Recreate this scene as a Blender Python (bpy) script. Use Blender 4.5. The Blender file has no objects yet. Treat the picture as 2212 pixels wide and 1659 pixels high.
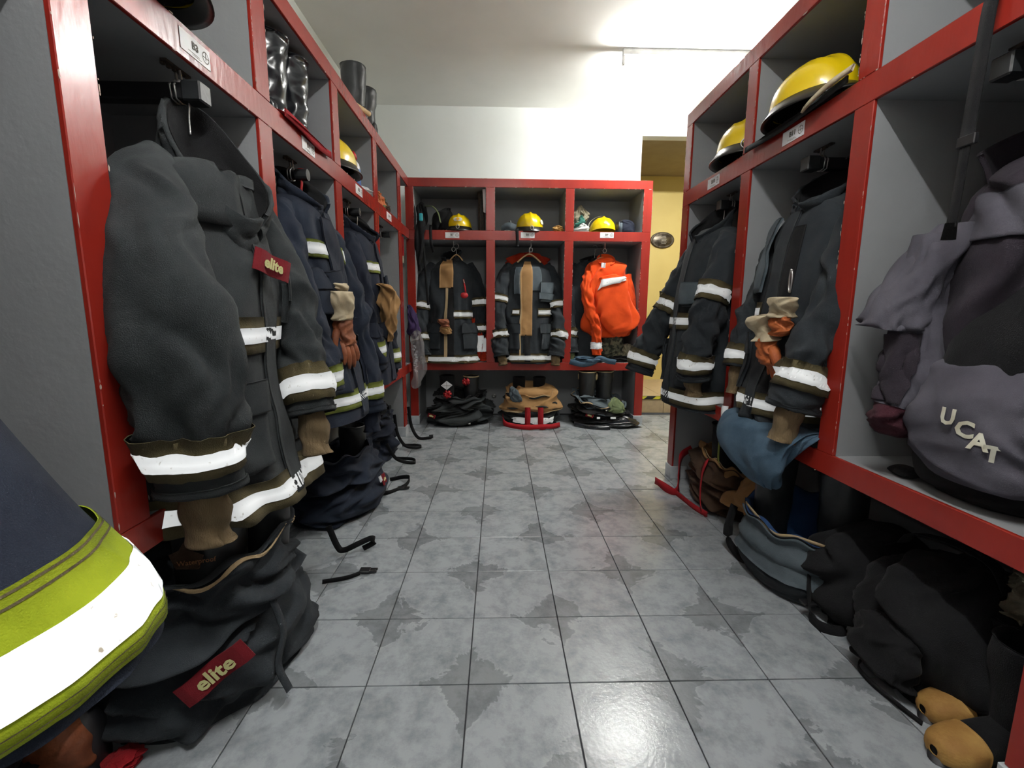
import bpy, math, random
import numpy as np
from mathutils import Vector, Matrix
random.seed(7); RNG = np.random.RandomState(11)
C = bpy.context.scene.collection
SC = bpy.context.scene
PI = math.pi
# ---------------------------------------------------------------- camera, world, lamps, exposure
F_PX, YAW, PITCH, ROLL, CAM_H = 1001.9, .029, .1553, .0061, 1.0868
_f = np.array([math.sin(YAW)*math.cos(PITCH), math.cos(YAW)*math.cos(PITCH), -math.sin(PITCH)])
_r = np.array([math.cos(YAW), -math.sin(YAW), 0.]); _u = np.cross(_r, _f)
_R = _r*math.cos(ROLL)+_u*math.sin(ROLL); _U = -_r*math.sin(ROLL)+_u*math.cos(ROLL)
cam = bpy.data.cameras.new('camera'); co = bpy.data.objects.new('camera', cam); C.objects.link(co)
cam.sensor_fit = 'HORIZONTAL'; cam.sensor_width = 36; cam.lens = 36*F_PX/2212
cam.clip_start = .02
co.matrix_world = Matrix(((_R[0], _U[0], -_f[0], 0), (_R[1], _U[1], -_f[1], 0), (_R[2], _U[2], -_f[2], CAM_H), (0, 0, 0, 1)))
SC.camera = co
w = bpy.data.worlds.new('world'); SC.world = w; w.use_nodes = True
w.node_tree.nodes['Background'].inputs[0].default_value = (.8, .9, 1, 1)
w.node_tree.nodes['Background'].inputs[1].default_value = .05
def area(name, loc, sx, sy, power, col=(1, 1, 1), rot=(0, 0, 0)):
    l = bpy.data.lights.new(name, 'AREA'); l.shape = 'RECTANGLE'; l.size = sx; l.size_y = sy; l.energy = power; l.color = col
    o = bpy.data.objects.new(name, l); C.objects.link(o); o.location = loc; o.rotation_euler = rot; return o
P_TAPE_FILL = 1.6
# added point light beside the lens, so the retroreflective tape shines back
fl = bpy.data.lights.new('tape_fill_light', 'POINT'); fl.energy = P_TAPE_FILL; fl.shadow_soft_size = .01
fo = bpy.data.objects.new('tape_fill_light', fl); C.objects.link(fo); fo.location = (.02, -.01, CAM_H+.02)
SC.view_settings.view_transform = 'Standard'; SC.view_settings.look = 'None'
SC.view_settings.exposure = .17; SC.view_settings.gamma = 1; SC.view_settings.use_curve_mapping = False

# ---------------------------------------------------------------- photograph point -> world point on a plane of the place
def _ray(x, y): return _f+_R*(x-1106)/F_PX-_U*(y-829.5)/F_PX
def onx(x, y, X): d = _ray(x, y); t = X/d[0]; return Vector((X, d[1]*t, CAM_H+d[2]*t))
def ony(x, y, Y): d = _ray(x, y); t = Y/d[1]; return Vector((d[0]*t, Y, CAM_H+d[2]*t))
def onz(x, y, Z): d = _ray(x, y); t = (Z-CAM_H)/d[2]; return Vector((d[0]*t, d[1]*t, Z))

# ---------------------------------------------------------------- materials
def _nt(name):
    m = bpy.data.materials.new(name); m.use_nodes = True; nt = m.node_tree
    return m, nt, nt.nodes['Principled BSDF']
def N(nt, typ, **kw):
    n = nt.nodes.new(typ)
    for k, v in kw.items():
        if k.startswith('i_'):
            key = k[2:].replace('_', ' '); n.inputs[key].default_value = v
        else: setattr(n, k, v)
    return n
def mat(name, c1, c2=None, rough=.8, metal=0., nscale=12., detail=4., bump=0., bscale=200., spec=.5, sheen=0., coat=0., lo=.35, hi=.65, stretch=(1, 1, 1), crumple=0., cs=11.):
    m, nt, b = _nt(name); L = nt.links.new
    b.inputs['Roughness'].default_value = rough; b.inputs['Metallic'].default_value = metal
    b.inputs['Specular IOR Level'].default_value = spec
    b.inputs['Sheen Weight'].default_value = sheen; b.inputs['Coat Weight'].default_value = coat
    tc = N(nt, 'ShaderNodeTexCoord'); mp = N(nt, 'ShaderNodeMapping'); mp.inputs['Scale'].default_value = stretch
    L(tc.outputs['Object'], mp.inputs[0])
    if c2 is None: c2 = tuple(x*.75 for x in c1)
    nz = N(nt, 'ShaderNodeTexNoise', i_Scale=nscale, i_Detail=detail); L(mp.outputs[0], nz.inputs['Vector'])
    cr = N(nt, 'ShaderNodeValToRGB'); cr.color_ramp.elements[0].position = lo; cr.color_ramp.elements[1].position = hi
    cr.color_ramp.elements[0].color = (*c2, 1); cr.color_ramp.elements[1].color = (*c1, 1)
    L(nz.outputs['Fac'], cr.inputs[0]); L(cr.outputs[0], b.inputs['Base Color'])
    if bump:
        n2 = N(nt, 'ShaderNodeTexNoise', i_Scale=bscale, i_Detail=3.); L(mp.outputs[0], n2.inputs['Vector'])
        bp = N(nt, 'ShaderNodeBump', i_Strength=bump, i_Distance=.003); L(n2.outputs['Fac'], bp.inputs['Height']); L(bp.outputs[0], b.inputs['Normal'])
        if crumple:
            n3 = N(nt, 'ShaderNodeTexNoise', i_Scale=cs, i_Detail=5., i_Roughness=.55, i_Distortion=1.1); n3.noise_type = 'RIDGED_MULTIFRACTAL' if hasattr(n3, 'noise_type') else 'FBM'; L(mp.outputs[0], n3.inputs['Vector'])
            b3 = N(nt, 'ShaderNodeBump', i_Strength=crumple, i_Distance=.012); L(n3.outputs['Fac'], b3.inputs['Height']); L(bp.outputs[0], b3.inputs['Normal']); L(b3.outputs[0], b.inputs['Normal'])
    return m
def cloth(name, c1, c2=None, **kw):
    a = dict(rough=.92, nscale=9., bump=.55, bscale=420., spec=.2, sheen=.03, lo=.3, hi=.7, detail=6., crumple=.35); a.update(kw); return mat(name, c1, c2, **a)
M = {}
M['red'] = mat('red_gloss_paint', (.31, .022, .013), (.25, .017, .011), rough=.27, nscale=5, bump=.38, bscale=38, stretch=(1, 1, .3), spec=.5)
M['grey'] = mat('grey_wall_paint', (.295, .304, .313), (.265, .274, .283), rough=.6, nscale=4, bump=.25, bscale=60, spec=.3)
M['white'] = mat('white_wall_paint', (.74, .76, .74), (.70, .72, .69), rough=.8, nscale=2, bump=.2, bscale=18, spec=.2)
M['ceil'] = mat('ceiling_paint', (.88, .87, .83), (.82, .81, .77), rough=.85, nscale=1.6, bump=.5, bscale=6, spec=.15)
M['yellow_wall'] = mat('ochre_wall_paint', (.62, .49, .17), (.58, .45, .15), rough=.6, nscale=3, bump=.15, bscale=50)
M['soffit'] = mat('shade_brown_soffit', (.30, .24, .15), (.27, .21, .13), rough=.8, nscale=6)  # brown base colour holds the soffit's weak light and yellow bounce
M['tan_wall'] = mat('tan_tile_riser', (.50, .38, .22), (.44, .33, .20), rough=.5, nscale=30)
M['cer_white'] = mat('pale_ceramic', (.52, .55, .58), (.42, .45, .48), rough=.25, nscale=20)
M['grout'] = mat('dark_grout', (.05, .052, .058), rough=.9, nscale=30)
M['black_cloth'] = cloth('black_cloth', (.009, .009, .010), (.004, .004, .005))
M['coat_dark'] = cloth('charcoal_turnout_cloth', (.032, .036, .038), (.019, .022, .024))
M['coat_mid'] = cloth('grey_turnout_cloth', (.027, .032, .037), (.015, .018, .022))
M['navy'] = cloth('navy_turnout_cloth', (.016, .022, .036), (.009, .012, .022))
M['navy2'] = cloth('deep_navy_cloth', (.013, .017, .030), (.007, .009, .017))
M['faded'] = cloth('faded_grey_cloth', (.085, .105, .12), (.05, .066, .078))
M['denim'] = cloth('blue_grey_denim', (.085, .14, .20), (.045, .085, .13), bscale=260)
M['blue'] = cloth('blue_lining_cloth', (.02, .055, .14), (.010, .03, .085))
M['tan'] = cloth('tan_lining_cloth', (.38, .22, .095), (.27, .15, .06))
M['tan_knit'] = cloth('tan_knit_cuff', (.19, .135, .075), (.12, .085, .045), bscale=150, bump=.9, stretch=(3, 3, .6))
M['cream'] = cloth('cream_cloth', (.55, .48, .34), (.38, .30, .19), nscale=18)
M['piping'] = cloth('beige_piping', (.42, .31, .18), (.28, .20, .11))
M['olive'] = cloth('olive_trim', (.10, .082, .040), (.065, .052, .026), nscale=25)
M['lime'] = cloth('lime_trim', (.36, .44, .02), (.26, .33, .012), nscale=14, bump=.4)
M['lime_dull'] = cloth('dull_lime_trim', (.22, .26, .05), (.13, .15, .03), nscale=14)
M['leather'] = mat('brown_leather', (.26, .075, .025), (.13, .035, .012), rough=.65, nscale=20, bump=.5, bscale=120)
M['leather_tan'] = mat('tan_leather', (.42, .24, .06), (.30, .15, .035), rough=.75, nscale=22, bump=.5, bscale=150)
M['orange_glove'] = mat('orange_glove', (.50, .13, .03), (.34, .08, .02), rough=.7, nscale=14, bump=.4)
M['orange'] = cloth('orange_overall_cloth', (.78, .085, .012), (.62, .055, .008), sheen=.05)
M['red_cloth'] = cloth('red_webbing', (.36, .012, .018), (.22, .008, .012))
M['maroon'] = cloth('maroon_tag', (.20, .012, .02), (.13, .008, .012))
M['tag_text'] = mat('pale_tag_lettering', (.60, .58, .26), rough=.6)
M['rubber'] = mat('black_rubber', (.018, .020, .022), (.010, .011, .012), rough=.42, nscale=8, bump=.2, bscale=90)
M['patent'] = mat('black_leather', (.012, .014, .018), (.008, .009, .012), rough=.22, nscale=8, bump=.6, bscale=14)
M['rim'] = mat('cream_rubber_rim', (.46, .36, .20), rough=.6)
M['helmet'] = mat('yellow_helmet_shell', (.80, .58, .005), (.74, .52, .004), rough=.25, nscale=5, coat=.4)
M['brim'] = mat('black_helmet_brim', (.012, .011, .010), rough=.3, nscale=10)
M['emblem'] = mat('silver_sticker', (.75, .74, .62), (.55, .52, .40), rough=.4, nscale=30)
M['amber'] = mat('amber_sticker', (.80, .40, .02), rough=.4)
M['steel'] = mat('zinc_steel', (.55, .55, .54), (.35, .35, .34), rough=.35, metal=.9, nscale=30)
M['rust'] = mat('rusty_plate', (.06, .045, .035), (.02, .016, .013), rough=.8, nscale=60)
M['wood'] = mat('hanger_wood', (.62, .42, .22), (.50, .32, .15), rough=.5, nscale=9, stretch=(1, 6, 6))
M['card'] = mat('white_card', (.80, .80, .82), (.74, .74, .77), rough=.35, nscale=8)
M['ink'] = mat('grey_ink', (.12, .10, .08), rough=.6)
M['plastic_red'] = mat('red_plastic', (.45, .015, .02), rough=.4)
M['teal'] = mat('teal_plastic', (.02, .42, .50), rough=.4)
M['purple'] = cloth('purple_bag_cloth', (.045, .025, .085), (.02, .012, .045))
M['jacket_grey'] = cloth('light_grey_jacket_cloth', (.098, .094, .115), (.068, .064, .082), bscale=700)
M['jacket_dark'] = cloth('dark_plum_cloth', (.030, .024, .032), (.018, .014, .02))
M['khaki'] = cloth('khaki_cloth', (.26, .23, .16), (.14, .13, .09), nscale=22)
M['green_cloth'] = cloth('green_cloth', (.03, .13, .10), (.015, .07, .055))
M['white_cloth'] = cloth('white_cloth', (.62, .64, .62), (.5, .52, .5))
M['camo'] = cloth('camouflage_cloth', (.13, .125, .085), (.035, .04, .03), nscale=28, lo=.45, hi=.55)
M['olive_cloth'] = cloth('sage_green_cloth', (.16, .20, .10), (.10, .13, .065))
M['dark_brown'] = cloth('dark_brown_cloth', (.075, .042, .025), (.03, .018, .012))
M['black_plastic'] = mat('black_plastic', (.012, .012, .014), rough=.45)
M['chip'] = mat('bare_plaster_chip', (.55, .42, .34), rough=.9)
M['brass'] = mat('aged_bronze', (.15, .13, .10), (.06, .05, .04), rough=.35, metal=.8, nscale=25)
M['script'] = mat('copper_script', (.32, .13, .05), rough=.6)
M['housing'] = mat('lamp_housing', (.8, .8, .78), rough=.5)
M['bottle_blue'] = mat('blue_label', (.03, .14, .45), rough=.4)
M['orange_dark'] = cloth('red_orange_cloth', (.45, .035, .01), (.32, .02, .008))
M['maroon_dark'] = cloth('dark_maroon_cloth', (.05, .012, .02), (.03, .008, .012))
M['hazard'] = mat('hazard_yellow', (.75, .68, .05), rough=.5)
def retro():
    # glass-bead tape: a white diffuse base plus a lobe that returns light towards its source
    m, nt, b = _nt('retroreflective_tape'); L = nt.links.new
    out = nt.nodes['Material Output']
    tc = N(nt, 'ShaderNodeTexCoord'); nz = N(nt, 'ShaderNodeTexNoise', i_Scale=62., i_Detail=5.); L(tc.outputs['Object'], nz.inputs['Vector'])
    cr = N(nt, 'ShaderNodeValToRGB'); e = cr.color_ramp.elements; e[0].position = .27; e[1].position = .36
    e[0].color = (.30, .26, .20, 1); e[1].color = (.93, .95, .97, 1); L(nz.outputs['Fac'], cr.inputs[0])
    L(cr.outputs[0], b.inputs['Base Color']); b.inputs['Roughness'].default_value = .5
    g = N(nt, 'ShaderNodeBsdfGlossy'); g.inputs['Roughness'].default_value = .27; L(cr.outputs[0], g.inputs['Color'])
    ge = N(nt, 'ShaderNodeNewGeometry'); L(ge.outputs['Incoming'], g.inputs['Normal'])
    mx = N(nt, 'ShaderNodeMixShader'); mx.inputs[0].default_value = .4
    L(b.outputs[0], mx.inputs[1]); L(g.outputs[0], mx.inputs[2]); L(mx.outputs[0], out.inputs['Surface']); return m
M['tape'] = retro()
def emis(name, col, s):
    m, nt, b = _nt(name); b.inputs['Emission Color'].default_value = (*col, 1); b.inputs['Emission Strength'].default_value = s; return m
M['tube'] = emis('lit_tube_far', (1, 1, .97), 460)
M['tube_near'] = emis('lit_tube_near', (1, 1, .98), 290)
def tile_mat():
    m, nt, b = _nt('marbled_ceramic_tile'); L = nt.links.new
    tc = N(nt, 'ShaderNodeTexCoord'); oi = N(nt, 'ShaderNodeObjectInfo')
    sep = N(nt, 'ShaderNodeSeparateXYZ')
    # swirl distortion of the printed pattern
    off = N(nt, 'ShaderNodeVectorMath', operation='SCALE'); cmb = N(nt, 'ShaderNodeCombineXYZ')
    L(oi.outputs['Random'], cmb.inputs[2]); off.inputs[3].default_value = 9.; L(cmb.outputs[0], off.inputs[0])
    va = N(nt, 'ShaderNodeVectorMath', operation='ADD'); L(tc.outputs['Object'], va.inputs[0]); L(off.outputs[0], va.inputs[1])
    n1 = N(nt, 'ShaderNodeTexNoise', i_Scale=7., i_Detail=7., i_Roughness=.62, i_Distortion=.8); L(va.outputs[0], n1.inputs['Vector'])
    s1 = N(nt, 'ShaderNodeVectorMath', operation='SUBTRACT'); L(n1.outputs['Color'], s1.inputs[0]); s1.inputs[1].default_value = (.5, .5, .5)
    s2 = N(nt, 'ShaderNodeVectorMath', operation='SCALE'); L(s1.outputs[0], s2.inputs[0]); s2.inputs[3].default_value = .27
    s3 = N(nt, 'ShaderNodeVectorMath', operation='ADD'); L(tc.outputs['Object'], s3.inputs[0]); L(s2.outputs[0], s3.inputs[1]); L(s3.outputs[0], sep.inputs[0])
    def mth(op, a, b_=None):
        q = N(nt, 'ShaderNodeMath', operation=op)
        for k, v in enumerate((a, b_)):
            if v is None: continue
            if isinstance(v, (int, float)): q.inputs[k].default_value = v
            else: L(v, q.inputs[k])
        return q.outputs[0]
    def corner(sg):
        g = [mth('POWER', mth('MAXIMUM', mth('SUBTRACT', .15, mth('MULTIPLY', sep.outputs[k], sg)), 0.), .72) for k in (0, 1)]
        return mth('ADD', g[0], g[1])
    ab = mth('MINIMUM', corner(1.), corner(-1.))
    cr = N(nt, 'ShaderNodeValToRGB'); el = cr.color_ramp.elements
    el[0].position = .0; el[0].color = (.235, .252, .265, 1)
    el[1].position = .245; el[1].color = (.215, .232, .246, 1)
    for p, c in ((.256, (.225, .243, .257)), (.268, (.35, .376, .396)), (.31, (.315, .34, .36)), (.40, (.34, .366, .386))):
        q = el.new(p); q.color = (*c, 1)
    L(ab, cr.inputs[0])
    n2 = N(nt, 'ShaderNodeTexNoise', i_Scale=13., i_Detail=9., i_Roughness=.7); L(va.outputs[0], n2.inputs['Vector'])
    c2 = N(nt, 'ShaderNodeValToRGB'); c2.color_ramp.elements[0].position = .34; c2.color_ramp.elements[1].position = .56
    c2.color_ramp.elements[0].color = (.66, .675, .69, 1); c2.color_ramp.elements[1].color = (1.05, 1.05, 1.05, 1); L(n2.outputs['Fac'], c2.inputs[0])
    mx = N(nt, 'ShaderNodeMixRGB', blend_type='MULTIPLY'); mx.inputs[0].default_value = 1.
    L(cr.outputs[0], mx.inputs[1]); L(c2.outputs[0], mx.inputs[2]); L(mx.outputs[0], b.inputs['Base Color'])
    b.inputs['Roughness'].default_value = .22
    n3 = N(nt, 'ShaderNodeTexNoise', i_Scale=85., i_Detail=2.); L(tc.outputs['Object'], n3.inputs['Vector'])
    bp = N(nt, 'ShaderNodeBump', i_Strength=.22, i_Distance=.002); L(n3.outputs['Fac'], bp.inputs['Height']); L(bp.outputs[0], b.inputs['Normal'])
    return m
M['tile'] = tile_mat()
def film_mat():
    m, nt, b = _nt('clear_plastic_film'); L = nt.links.new; out = nt.nodes['Material Output']
    t = N(nt, 'ShaderNodeBsdfTransparent'); mx = N(nt, 'ShaderNodeMixShader'); mx.inputs[0].default_value = .42
    b.inputs['Base Color'].default_value = (.42, .40, .42, 1); b.inputs['Roughness'].default_value = .12; b.inputs['Specular IOR Level'].default_value = 1.
    n3 = N(nt, 'ShaderNodeTexNoise', i_Scale=40., i_Detail=3.); bp = N(nt, 'ShaderNodeBump', i_Strength=1., i_Distance=.01)
    L(n3.outputs['Fac'], bp.inputs['Height']); L(bp.outputs[0], b.inputs['Normal'])
    L(t.outputs[0], mx.inputs[1]); L(b.outputs[0], mx.inputs[2]); L(mx.outputs[0], out.inputs['Surface']); return m
M['film'] = film_mat()

# ---------------------------------------------------------------- object helpers
ORG = {}
def thing(name, label, cat, loc=(0, 0, 0), group=None):
    o = bpy.data.objects.new(name, None); C.objects.link(o); o.location = loc; o.empty_display_size = .05
    o['label'] = label; o['category'] = cat
    if group: o['group'] = group
    ORG[o.name] = Vector(loc); return o
def link(name, V, F, m, parent=None, smooth=True, loc=None):
    """V in world coordinates; the mesh is stored relative to its parent's origin."""
    if parent is not None: o0 = ORG[parent.name]
    else: o0 = Vector(loc) if loc is not None else Vector((float(np.mean([v[0] for v in V])), float(np.mean([v[1] for v in V])), float(min(v[2] for v in V))))
    me = bpy.data.meshes.new(name)
    A = np.asarray([tuple(v) for v in V], dtype=float)-np.array(o0)
    me.from_pydata(A.tolist(), [], [tuple(int(i) for i in f) for f in F]); me.materials.append(M[m] if isinstance(m, str) else m)
    if smooth: me.polygons.foreach_set('use_smooth', [True]*len(me.polygons))
    me.update()
    o = bpy.data.objects.new(name, me); C.objects.link(o)
    if parent is not None: o.parent = parent
    else: o.location = o0
    ORG[o.name] = o0; return o
def tag(o, label, cat, group=None):
    o['label'] = label; o['category'] = cat
    if group: o['group'] = group
    return o
class MB:
    """collects shapes for one mesh"""
    def __init__(s): s.V = []; s.F = []
    def add(s, V, F):
        n = len(s.V); s.V += [tuple(v) for v in V]; s.F += [tuple(i+n for i in f) for f in F]; return s
    def box(s, x0, x1, y0, y1, z0, z1, bev=0.):
        if not bev:
            V = [(x, y, z) for x in (x0, x1) for y in (y0, y1) for z in (z0, z1)]
            return s.add(V, [(0, 1, 3, 2), (4, 6, 7, 5), (0, 4, 5, 1), (2, 3, 7, 6), (0, 2, 6, 4), (1, 5, 7, 3)])
        import bmesh
        bm = bmesh.new(); bmesh.ops.create_cube(bm, size=1)
        for v in bm.verts: v.co = Vector((x0+(v.co.x+.5)*(x1-x0), y0+(v.co.y+.5)*(y1-y0), z0+(v.co.z+.5)*(z1-z0)))
        bmesh.ops.bevel(bm, geom=bm.edges[:], offset=bev, segments=1, affect='EDGES')
        bm.verts.index_update(); s.add([v.co[:] for v in bm.verts], [tuple(v.index for v in f.verts) for f in bm.faces]); bm.free(); return s
    def tube(s, pts, r, n=8, caps=True, flat=1.):
        P = [np.array(p, float) for p in pts]; R = r if isinstance(r, (list, tuple)) else [r]*len(P); prev = None; V = []; F = []
        for i, p in enumerate(P):
            t = P[min(i+1, len(P)-1)]-P[max(i-1, 0)]; t = t/(np.linalg.norm(t)+1e-9)
            if prev is None:
                ref = np.array((0, 0, 1.)) if abs(t[2]) < .9 else np.array((1., 0, 0)); a = np.cross(t, ref)
            else: a = prev-t*np.dot(prev, t)
            a = a/(np.linalg.norm(a)+1e-9); prev = a; b = np.cross(t, a)
            for k in range(n):
                g = 2*PI*k/n; V.append(p+a*R[i]*math.cos(g)+b*R[i]*flat*math.sin(g))
        for i in range(len(P)-1):
            for k in range(n): F.append((i*n+k, i*n+(k+1) % n, (i+1)*n+(k+1) % n, (i+1)*n+k))
        if caps: F.append(tuple(range(n))); F.append(tuple((len(P)-1)*n+k for k in range(n)))
        return s.add(V, F)
    def obj(s, name, m, parent=None, smooth=False, loc=None): return link(name, s.V, s.F, m, parent, smooth, loc)
def smooth_path(pts, n=24):
    P = np.array(pts, float); k = len(P)
    if k < 3: return [P[0]+(P[-1]-P[0])*i/(n-1) for i in range(n)]
    return [crom(P, i/(n-1)) for i in range(n)]
def crom(P, t):
    t = np.asarray(t, float); k = len(P); x = np.clip(t, 0, 1)*(k-1); i = np.minimum(x.astype(int), k-2); f = (x-i)[..., None]
    g = lambda j: P[np.clip(j, 0, k-1)]
    p0 = np.where((i-1 < 0)[..., None], 2*g(i)-g(i+1), g(i-1)); p3 = np.where((i+2 > k-1)[..., None], 2*g(i+1)-g(i), g(i+2)); p1 = g(i); p2 = g(i+1)
    return .5*((2*p1)+(-p0+p2)*f+(2*p0-5*p1+4*p2-p3)*f*f+(-p0+3*p1-3*p2+p3)*f**3)
def fold(t, a, seed, na=6, nt=3., ridge=.5, terms=7):
    r = np.random.RandomState(seed); z = np.zeros(np.broadcast(t, a).shape)
    wa = .05*np.sin(2*PI*(nt*t*.7+a)+r.rand()*6)+.03*np.sin(2*PI*(2*a-1.3*t*nt)+r.rand()*6)
    for k in range(terms):
        fa = r.randint(1, na+1); ft = (r.rand()*2-1)*nt; ph = r.rand()*6.28
        s = np.sin(2*PI*(fa*(a+wa)+ft*t)+ph); am = 1/(1+.35*fa)
        z = z+am*((1-ridge)*s+ridge*(1-2*(np.sqrt(s*s+.03)-.08)**.85)*.7)
    return z/2.2
class Surf:
    """a cloth surface: rings (centre, half-width along U, half-width along V) lofted through keys.
    key = (x, y, z, hu, hv); a = 0 is +U, .25 is +V (the front)."""
    def __init__(s, keys, U=(1, 0, 0), V=None, n=2.2, amp=.0, seed=1, na=6, nt=3., follow=False, ref=(0, 1, 0), ridge=.5, ampf=None, tilt=None):
        s.K = np.array(keys, float); s.U = np.array(U, float); s.V = None if V is None else np.array(V, float)
        s.n = n; s.amp = amp; s.seed = seed; s.na = na; s.nt = nt; s.follow = follow; s.ref = np.array(ref, float); s.ridge = ridge; s.ampf = ampf; s.tilt = tilt
    def cen(s, t): return crom(s.K, t)[..., :3]
    def fn(s, t, a):
        k = crom(s.K, t); c = k[..., :3]; hu = k[..., 3:4]; hv = k[..., 4:5]
        if s.follow:
            T = s.cen(np.clip(t+.01, 0, 1))-s.cen(np.clip(t-.01, 0, 1)); T = T/(np.linalg.norm(T, axis=-1, keepdims=True)+1e-9)
            U = np.cross(T, np.broadcast_to(s.ref, T.shape)); U = U/(np.linalg.norm(U, axis=-1, keepdims=True)+1e-9); V = np.cross(U, T)
        else: U = s.U; V = s.V
        g = 2*PI*a; cu = np.cos(g); sv = np.sin(g); e = 2/s.n
        x = np.sign(cu)*np.abs(cu)**e; y = np.sign(sv)*np.abs(sv)**e
        r = 1.
        if s.amp:
            am = s.amp*(s.ampf(t) if s.ampf else 1.); rad = np.minimum(hu, hv)[..., 0]
            r = (1+np.clip(am*fold(t, a, s.seed, s.na, s.nt, s.ridge)/np.maximum(rad, .12)*.1, -.45, .45))[..., None]
        P = c+U*hu*x[..., None]*r+V*hv*y[..., None]*r
        if s.tilt is not None: P = P+np.array([0, 0, 1.])*(s.tilt[0]*hu*x[..., None]+s.tilt[1]*hv*y[..., None])*(1. if len(s.tilt) < 3 else np.clip(1-t/s.tilt[2], 0, 1)[..., None])
        return P
    def pts(s, t, a, off=0.):
        P = s.fn(t, a)
        if np.any(off):
            h = .004; du = s.fn(np.clip(t+h, 0, 1), a)-s.fn(np.clip(t-h, 0, 1), a); dv = s.fn(t, a+h)-s.fn(t, a-h)
            n = np.cross(du, dv); n = n/(np.linalg.norm(n, axis=-1, keepdims=True)+1e-9); sg = np.sign(np.sum(n*(P-s.cen(t)), -1, keepdims=True)); sg[sg == 0] = 1
            P = P+n*sg*(off if np.isscalar(off) else off[..., None])
        return P
    def patch(s, t0=0, t1=1, a0=0, a1=1, nt=60, na=72, off=0., thick=0., wave=None):
        closed = abs(a1-a0-1) < 1e-6
        A = a0+(a1-a0)*np.arange(na if closed else na+1)/na; T = t0+(t1-t0)*np.arange(nt+1)/nt
        tt, aa = np.meshgrid(T, A, indexing='ij')
        if wave: tt = np.clip(tt+wave(aa), 0, 1)
        V = s.pts(tt, aa, off).reshape(-1, 3); m = len(A); F = []
        for i in range(nt):
            for j in range(m if closed else m-1): F.append((i*m+j, i*m+(j+1) % m, (i+1)*m+(j+1) % m, (i+1)*m+j))
        if thick:
            V2 = s.pts(tt, aa, off+thick).reshape(-1, 3); n = len(V); F += [tuple(reversed([q+n for q in f])) for f in list(F)]; V = np.concatenate([V, V2])
            B = []
            for j in range(m if closed else m-1): B += [(j, (j+1) % m), (nt*m+j, nt*m+(j+1) % m)]
            if not closed:
                for i in range(nt): B += [(i*m, (i+1)*m), (i*m+m-1, (i+1)*m+m-1)]
            F += [(p, q, q+n, p+n) for p, q in B]
        return V, F
    def obj(s, name, m, parent, **kw): V, F = s.patch(**kw); return link(name, V, F, m, parent)
def band(s, parent, t, wt, trim='olive', a0=0., a1=1., na=56, tape='tape', frac=.42, name='reflective_band', off=.0065):
    """trim strip with a centred reflective tape: part > sub-part"""
    b = s.obj(name, trim, parent, t0=t-wt, t1=t+wt, a0=a0, a1=a1, nt=4, na=na, off=off, thick=.002)
    w2 = wt*frac
    s.obj('reflective_tape', tape, b, t0=t-w2, t1=t+w2, a0=a0+(.004 if a1-a0 < .99 else 0), a1=a1-(.004 if a1-a0 < .99 else 0), nt=2, na=na, off=off+.003, thick=.0015)
    return b
def text_mesh(txt, size, ext=.0005, bold=0.):
    cu = bpy.data.curves.new('t', 'FONT'); cu.body = txt; cu.size = size; cu.extrude = ext; cu.align_x = 'CENTER'; cu.align_y = 'CENTER'; cu.resolution_u = 2; cu.offset = bold
    o = bpy.data.objects.new('t', cu); C.objects.link(o); me = o.to_mesh()
    V = [v.co.copy() for v in me.vertices]; F = [tuple(p.vertices) for p in me.polygons]
    o.to_mesh_clear(); bpy.data.objects.remove(o); bpy.data.curves.remove(cu); return V, F
def lettering(txt, size, P, X, Y, m, parent, name='lettering', bold=0.):
    V, F = text_mesh(txt, size, bold=bold); X = Vector(X).normalized(); Y = Vector(Y).normalized(); Z = X.cross(Y); P = Vector(P)
    return link(name, [P+X*v.x+Y*v.y+Z*v.z for v in V], F, m, parent, False)
def revolve(prof, c, n=40, ax=(1, 0, 0), ay=(0, 1, 0), az=(0, 0, 1), sx=1., sy=1.):
    ax, ay, az, c = Vector(ax), Vector(ay), Vector(az), Vector(c); V = []; F = []
    for r, z in prof:
        for k in range(n): g = 2*PI*k/n; V.append(c+ax*(r*sx*math.cos(g))+ay*(r*sy*math.sin(g))+az*z)
    for i in range(len(prof)-1):
        for k in range(n): F.append((i*n+k, i*n+(k+1) % n, (i+1)*n+(k+1) % n, (i+1)*n+k))
    return V, F
def ribbon(pts, wdt, th=.003, side=None, n=40):
    """flat strap along a path; side = direction of its width"""
    P = smooth_path(pts, n); V = []; F = []; W = smooth_path(side, n) if side is not None and np.ndim(side) == 2 else None
    for i, p in enumerate(P):
        t = P[min(i+1, n-1)]-P[max(i-1, 0)]; t = t/(np.linalg.norm(t)+1e-9)
        s_ = W[i] if W is not None else np.array(side if side is not None else (0, 0, 1.), float)
        s_ = s_-t*np.dot(s_, t); s_ = s_/(np.linalg.norm(s_)+1e-9); q = np.cross(t, s_)
        for a, b in ((-1, -1), (1, -1), (1, 1), (-1, 1)): V.append(p+s_*a*wdt/2+q*b*th/2)
    for i in range(n-1):
        for k in range(4): F.append((i*4+k, i*4+(k+1) % 4, (i+1)*4+(k+1) % 4, (i+1)*4+k))
    F += [(0, 1, 2, 3), tuple((n-1)*4+k for k in (3, 2, 1, 0))]
    return V, F
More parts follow.
